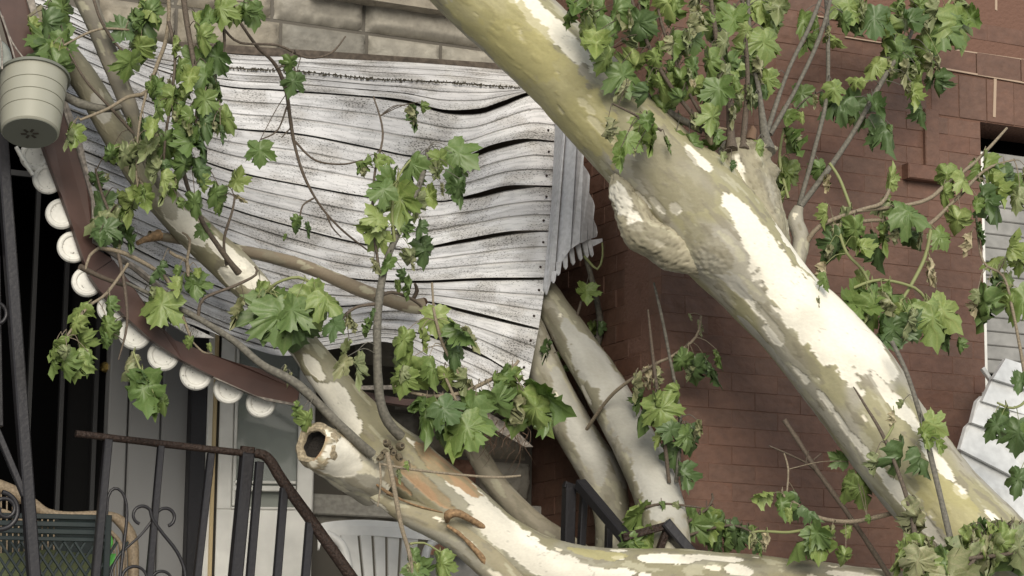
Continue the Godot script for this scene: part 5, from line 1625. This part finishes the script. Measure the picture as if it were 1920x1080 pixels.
func build_back_limbs() -> void:
	var a := thing("slanting_limb", F(1148, 1100, .7), "grey green plane limb under the awning corner, left of its pale twin", "tree limb")
	var pa := px_path([[955, 540, .5, 24], [1000, 630, .58, 28], [1030, 712, .64, 33], [1078, 808, .7, 37], [1128, 892, .76, 40], [1150, 985, .8, 34], [1142, 1110, .84, 34]])
	part("limb", limb_mesh(pa, 0.0075, 11, -0.06, on_limb(pa, [[1160, 880, 40, 12, 4], [1060, 740, 60, 16, 4], [1100, 830, 80, 24, 4]]), Color(.24, .225, .165), [], 0.05), M.bark, a)
	var b := thing("pale_limb", F(1255, 1100, .6), "pale grey plane limb leaning before the brick side wall", "tree limb")
	var pb := px_path([[985, 500, .45, 24], [1034, 572, .58, 29], [1085, 652, .72, 36], [1142, 742, .88, 41], [1194, 840, 1.04, 44], [1232, 925, 1.2, 45], [1250, 1010, 1.34, 44], [1254, 1120, 1.4, 46]])
	part("limb", limb_mesh(pb, 0.0075, 12, -0.1, on_limb(pb, [[1195, 790, 150, 50, 4], [1245, 910, 110, 50, 4], [1110, 680, 80, 34, 4], [1080, 640, 60, 14, 4], [1100, 740, 22, 8, 0], [1160, 880, 14, 6, 0]]), Color(.22, .205, .145), [], 0.05), M.bark, b)
	spray(b, [
		[[[1106, 690, .58, 7], [1125, 620, .62, 7], [1118, 560, .66, 6], [1098, 480, .7, 5], [1090, 458, .7, 3]], M.twig_grey],
		[[[1095, 480, .72, 2.5], [1120, 505, .74, 2.5], [1130, 480, .76, 2], [1129, 455, .76, 1.5]], M.twig_green],
		[[[1100, 770, .62, 4], [1078, 700, .66, 4], [1068, 640, .68, 4], [1080, 600, .7, 3], [1090, 565, .7, 2.5]], M.twig],
		[[[1030, 555, .6, 3], [1060, 600, .62, 3], [1082, 618, .66, 3]], M.twig],
		[[[1100, 805, .85, 3.5], [1150, 738, 1.05, 3.5], [1225, 685, 1.25, 3], [1260, 668, 1.3, 2.5], [1305, 632, 1.34, 2.5], [1315, 592, 1.36, 2]], M.twig_pale],
		[[[1255, 905, 1.3, 4], [1245, 820, 1.32, 4], [1228, 700, 1.34, 3.5], [1215, 580, 1.36, 2]], M.twig],
		[[[1268, 905, 1.3, 4], [1275, 785, 1.32, 3.5], [1252, 650, 1.34, 3], [1240, 590, 1.36, 3], [1226, 530, 1.36, 2]], M.twig_grey],
		[[[1185, 960, 1.25, 2.5], [1240, 945, 1.35, 2.5], [1315, 952, 1.38, 2]], M.twig],
	], [
		[1055, 585, 44, 110, 1], [1060, 630, 56, 112, 1], [1100, 533, 42, 88, 5, 0], [1110, 605, 48, 95, 5], [1105, 672, 44, 100, 2], [1030, 640, 44, 98, 2], [1112, 640, 34, 90, 1], [1080, 665, 40, 80, 1], [1142, 640, 22, 90, 6, 9], [1035, 570, 36, 120, 1],
		[1192, 700, 54, 100, 7, 8], [1216, 690, 48, 80, 6, 9], [1232, 690, 44, 100, 7, 9], [1204, 725, 50, 95, 1, 8], [1216, 750, 66, 110, 1, 0], [1232, 742, 66, 80, 5, 7], [1266, 718, 44, 60, 5], [1256, 745, 46, 90, 2], [1290, 660, 52, 130, 1, 3], [1302, 668, 66, 90, 2, 3], [1326, 676, 54, 60, 2], [1312, 600, 30, 80, 7, 11],
		[1266, 828, 52, 92, 2, 4], [1276, 868, 54, 95, 2, 4], [1286, 798, 48, 72, 1], [1296, 798, 62, 86, 2, 3], [1262, 790, 40, 110, 2], [1310, 790, 34, 90, 7, 9],
		[1200, 945, 74, 60, 5, 0], [1216, 950, 64, 140, 0], [1240, 945, 46, 90, 1]])
	var st := [
		[1325, 955, 66, 92, 5, 0], [1342, 960, 66, 100, 1, 7], [1372, 975, 56, 80, 2], [1392, 985, 50, 110, 2], [1310, 965, 56, 120, 1], [1290, 985, 50, 100, 2], [1360, 990, 55, 95, 1], [1240, 980, 60, 100, 5], [1210, 990, 60, 80, 5], [1180, 1000, 50, 100, 1], [1345, 1000, 50, 80, 2], [1420, 1000, 40, 100, 2]]
	var low := thing("leafy_twig", F(1330, 1100, 1.3), "green leafy twig along the foot of the brick wall behind the fallen limb", "branch")
	spray(low, [[[[1200, 1060, 1.38, 4], [1260, 1000, 1.36, 3.5], [1330, 950, 1.3, 3], [1335, 925, 1.3, 2]], M.twig], [[[1270, 1010, 1.36, 3], [1370, 985, 1.32, 2.5], [1430, 1010, 1.34, 2]], M.twig]], st, 0.05)
	var c := thing("thin_limb", F(1080, 1100, .5), "thin bare limb slanting through the dark gap under the awning", "tree limb")
	var pc := px_path([[880, 820, .45, 17], [900, 860, .5, 21], [935, 915, .55, 22], [992, 975, .6, 23], [1060, 1022, .66, 24], [1130, 1070, .7, 24]])
	part("limb", limb_mesh(pc, 0.006, 13, -.2, [], Color(.27, .24, .18), [], .08), M.bark, c)
	# tuft of dry rootlets hanging under the awning corner
	var root := thing("dry_root_tuft", F(935, 840, 1.0), "tangle of dry brown rootlets hanging under the awning corner", "roots")
	var rr := mb()
	for k in 26:
		var x := rng.randf_range(905, 985)
		var y := rng.randf_range(775, 815)
		var pts := [[F(x, y, 1.0), .0018]]
		for j in 4:
			x += rng.randf_range(-14, 12)
			y += rng.randf_range(6, 22)
			pts.append([F(x, y, 1.0 + rng.randf_range(-.05, .05)), .0015 - j * .0003])
		add_tube(rr, smooth_path(pts, .01), 4, false)
	rr.index()
	var rm := part("rootlet_mass", rr.commit(), M.root, root)
	rm.set_meta("kind", "stuff")


func build_hanging_branch() -> void:
	var br := thing("hanging_branch", F(150, -60, 1.25), "dark leafy branch hanging over the left end of the awning", "branch")
	part("stem", limb_mesh(px_path([[120, -90, 1.2, 20], [152, -20, 1.2, 20], [192, 75, 1.2, 19], [232, 175, 1.2, 17], [258, 240, 1.18, 13], [275, 300, 1.14, 10], [300, 350, 1.1, 7]]), 0.006, 14, -.3, [], Color(.16, .145, .115), [], .08), M.bark, br)
	spray(br, [
		[[[118, 178, 1.22, 8], [150, 195, 1.24, 9], [195, 204, 1.24, 8], [225, 200, 1.22, 6]], M.twig_grey],
		[[[150, 225, 1.3, 2.5], [200, 205, 1.32, 3], [240, 182, 1.32, 4], [275, 172, 1.3, 4.5], [295, 120, 1.3, 4], [312, 70, 1.3, 4], [316, 0, 1.3, 4], [300, -60, 1.3, 4]], M.twig_pale],
		[[[120, 85, 1.28, 2], [185, 55, 1.3, 2.5], [260, 58, 1.3, 2]], M.twig_pale],
		[[[176, 0, 1.32, 3], [190, 40, 1.32, 3], [215, 80, 1.3, 2.5], [245, 110, 1.3, 2]], M.twig],
		[[[125, 90, 1.28, 2], [160, 150, 1.28, 2.5], [205, 200, 1.26, 3], [250, 250, 1.24, 3]], M.twig],
		[[[340, -40, 1.4, 6], [350, 40, 1.4, 5.5], [362, 110, 1.42, 5], [372, 170, 1.42, 4], [365, 240, 1.42, 3], [355, 300, 1.4, 2]], M.twig],
		[[[316, 40, 1.36, 3.5], [328, 100, 1.38, 3], [322, 180, 1.4, 3], [310, 260, 1.4, 2.5], [306, 330, 1.38, 2]], M.twig],
		[[[275, 172, 1.32, 3], [262, 230, 1.34, 2.5], [255, 300, 1.34, 2], [258, 350, 1.34, 1.5]], M.twig_pale],
		[[[372, 160, 1.42, 2.5], [395, 185, 1.44, 2.5], [412, 205, 1.44, 2]], M.twig_pale],
		[[[395, -60, 1.42, 4], [405, 0, 1.42, 3.5], [420, 60, 1.4, 3], [418, 100, 1.38, 2.5], [404, 140, 1.36, 2]], M.twig],
		[[[95, -60, 1.12, 4], [100, 0, 1.12, 3], [112, 60, 1.14, 2.5]], M.twig],
		[[[420, 55, 1.4, 2.5], [450, 80, 1.36, 2.5], [520, 85, 1.32, 2.5], [575, 108, 1.28, 2.5], [620, 100, 1.26, 2], [648, 68, 1.26, 1.5]], M.twig],
		[[[180, 320, 1.12, 2], [190, 360, 1.12, 3], [210, 410, 1.14, 3]], M.twig],
	], [
		[85, 18, 66, 95, 2], [112, -5, 56, 80, 1], [100, 50, 80, 100, 1, 7], [118, 60, 56, 80, 1], [90, 75, 66, 85, 2], [110, 95, 70, 95, 1], [250, 18, 56, 100, 1], [272, 2, 54, 80, 1], [282, -5, 50, 60], [240, 40, 48, 120, 2], [280, 58, 60, 90, 0], [265, 68, 54, 110, 5], [246, 98, 54, 96, 0, 0], [258, 20, 60, 65, 2],
		[375, 48, 54, 90, 5], [416, -5, 56, 92, 5, 0], [432, 5, 44, 70, 3], [396, 18, 48, 110], [475, 2, 52, 82, 1, 1], [466, 5, 44, 110, 1], [375, 92, 66, 96, 1, 7], [386, 118, 64, 80, 1], [400, 88, 54, 70, 2], [360, 128, 56, 100, 3], [350, 142, 54, 120, 0], [396, 142, 50, 80, 2], [406, 158, 44, 60, 1],
		[325, 162, 56, 96, 5], [312, 158, 48, 120, 1], [300, 148, 46, 110, 1], [416, 203, 54, 58, 5, 4], [420, 208, 48, 90, 3, 4], [392, 193, 54, 100, 1], [380, 208, 56, 90, 2], [413, 234, 34, 86, 2, 11], [300, 188, 48, 100, 0], [270, 222, 56, 95, 2], [310, 248, 66, 100, 1], [322, 252, 66, 72, 5], [290, 258, 54, 120, 4],
		[250, 268, 66, 95, 4, 8], [240, 272, 54, 110, 4, 3], [215, 278, 40, 130, 1], [206, 283, 34, 92, 5], [280, 262, 66, 92, 4, 8], [356, 248, 54, 90, 1], [370, 238, 58, 80, 2], [350, 288, 54, 102, 1], [366, 298, 54, 80, 2], [306, 318, 46, 96, 3], [326, 328, 54, 90, 0], [316, 344, 48, 100, 4, 8], [375, 328, 34, 80, 5],
		[255, 352, 72, 100, 3, 8], [266, 348, 54, 80, 5, 3], [365, 362, 50, 90, 1, 4], [410, 348, 46, 112, 1], [334, 215, 50, 95, 3, 8], [345, 228, 46, 80, 7, 9], [335, 190, 44, 100, 1], [356, 200, 50, 85, 0], [300, 300, 46, 95, 4, 8], [385, 170, 44, 95, 0], [340, 110, 44, 100, 0], [330, 70, 40, 90, 3],
		[140, 233, 46, 98, 5, 4], [132, 240, 40, 110, 4, 8], [178, 325, 34, 92, 2], [190, 362, 56, 92, 2, 2], [206, 398, 66, 152, 4, 3], [230, 412, 56, 100, 2, 4], [222, 390, 60, 120, 4, 3], [238, 430, 50, 80, 2, 8], [200, 410, 50, 90, 2], [546, 106, 34, 100, 1], [556, 136, 46, 100, 2, 1], [340, 270, 44, 80, 1], [290, 225, 40, 100, 3], [350, 170, 40, 100, 3, 8]], 0.14)


func build_small_branches() -> void:
	# bare bough lying on the awning
	var a := thing("bare_bough", F(790, 575, .9), "bare grey bough with a sawn end lying on the awning planks", "branch")
	part("bough", limb_mesh(px_path([[280, 440, .98, 8], [350, 452, .94, 9], [430, 466, .9, 11], [560, 496, .86, 12], [680, 545, .84, 13], [760, 572, .84, 14], [792, 574, .84, 16]]), 0.006, 15, -.4, [], Color(.19, .155, .11), [], .08), M.bark, a)
	end_cap([[760, 572, .84, 14], [793, 574, .84, 16]], false, M.root, a, "sawn_end")
	part("twig", tube([[775, 560, .86, 4], [782, 545, .88, 4], [778, 532, .9, 3]], 6), M.twig, a)
	part("splinter", tube([[300, 440, 1.0, 10], [275, 448, 1.02, 7], [258, 456, 1.04, 4]], 7, .01, true, .4), M.torn, a)
	# twig hanging down the middle of the awning
	var b := thing("hanging_twig", F(440, 10, 1.1), "long thin brown twig hanging down before the awning planks", "twig")
	part("stem", tube([[415, -30, 1.3, 2.5], [440, 25, 1.28, 2.8], [480, 85, 1.24, 3.2], [515, 120, 1.2, 3.6], [535, 165, 1.16, 3.8], [543, 215, 1.12, 3.8], [552, 270, 1.1, 3.2], [570, 330, 1.08, 2.7], [600, 385, 1.06, 2.3], [640, 430, 1.04, 2], [690, 470, 1.02, 1.6]], 7, .02, true, .2), M.twig, b)
	for t in [[[553, 265, 1.1, 2.5], [590, 300, 1.1, 2], [640, 308, 1.08, 1.8], [680, 300, 1.08, 1.5]], [[538, 200, 1.12, 2], [520, 245, 1.12, 1.6], [488, 262, 1.1, 1.4]], [[588, 372, 1.06, 2], [568, 385, 1.06, 1.8], [562, 410, 1.06, 1.4]], [[612, 400, 1.06, 2], [622, 425, 1.06, 1.6], [640, 445, 1.05, 1.2]], [[545, 240, 1.1, 1.6], [528, 258, 1.1, 1.2]]]:
		part("twig", tube(t, 5, .02), M.twig, b)
	spray(b, [[[[520, 128, 1.2, 2], [548, 120, 1.2, 2], [556, 150, 1.2, 1.5]], M.twig]], [[486, 266, 44, 88, 1, 2], [552, 412, 28, 95, 2, 4], [574, 418, 30, 85, 2, 8], [560, 405, 24, 110, 1]], 0.0)
	# leaning dead stick before the brick wall
	var c := thing("dead_stick", F(1670, 1085, 1.75), "dead brown stick leaning up before the brick wall beside the trunk", "stick")
	part("stem", tube([[1470, 787, 1.7, 5], [1500, 832, 1.72, 4.5], [1530, 880, 1.74, 5], [1580, 950, 1.76, 5], [1625, 1015, 1.78, 5], [1668, 1082, 1.8, 5]], 7, .02, true, .25), M.twig, c)
	part("twig", tube([[1530, 882, 1.74, 2.5], [1508, 866, 1.76, 2], [1470, 848, 1.78, 2], [1442, 836, 1.78, 1.5]], 5), M.twig, c)
	part("twig", tube([[1510, 872, 1.76, 1.8], [1516, 845, 1.78, 1.5]], 5), M.twig, c)
	part("twig", tube([[1526, 862, 1.74, 1.8], [1540, 850, 1.76, 1.4]], 5), M.twig, c)
	# wilted heap of leaves at the lower right corner
	var h := thing("wilted_branch", F(1840, 1100, 2.5), "wilted pale green leafy branch in the lower right corner", "branch")
	var leaves := []
	for k in 26:
		var x := rng.randf_range(1700, 1935)
		var y := lerpf(1085, 985 if x > 1790 else 1010, sqrt(rng.randf()))
		leaves.append([x, y, rng.randf_range(66, 108), rng.randf_range(55, 130), [7, 4, 3, 1, 5][rng.randi_range(0, 4)], [1, 4, 6, 8, 9][rng.randi_range(0, 4)]])
	leaves += [[1880, 978, 80, 60, 4, 8], [1900, 985, 80, 95, 7, 9], [1865, 1000, 76, 110, 4, 8], [1845, 975, 54, 100, 2, 8]]
	spray(h, [
		[[[1960, 985, 2.4, 4], [1900, 983, 2.42, 4], [1872, 990, 2.44, 4], [1840, 1030, 2.46, 4], [1790, 1100, 2.5, 5]], M.twig],
		[[[1960, 1020, 2.44, 4], [1880, 1040, 2.46, 4], [1800, 1050, 2.48, 4], [1710, 1080, 2.5, 4]], M.twig]], leaves, 0.5)
	# dark sprig at the right edge
	var r := thing("dark_sprig", F(1925, 640, 1.9), "dark leafy sprig hanging before the fallen siding at the right edge", "branch")
	spray(r, [[[[1960, 640, 1.84, 3], [1930, 740, 1.86, 3], [1900, 765, 1.86, 2.5], [1870, 755, 1.86, 2]], M.twig_green], [[[1950, 700, 1.86, 3], [1935, 790, 1.86, 3], [1930, 880, 1.86, 2]], M.twig_green]], [
		[1878, 778, 56, 120, 2, 3], [1886, 765, 42, 60, 2, 0], [1910, 788, 62, 100, 2, 0], [1915, 878, 54, 110, 2], [1915, 700, 44, 95, 2], [1922, 790, 56, 70, 1], [1862, 790, 34, 90, 2]], 0.0)
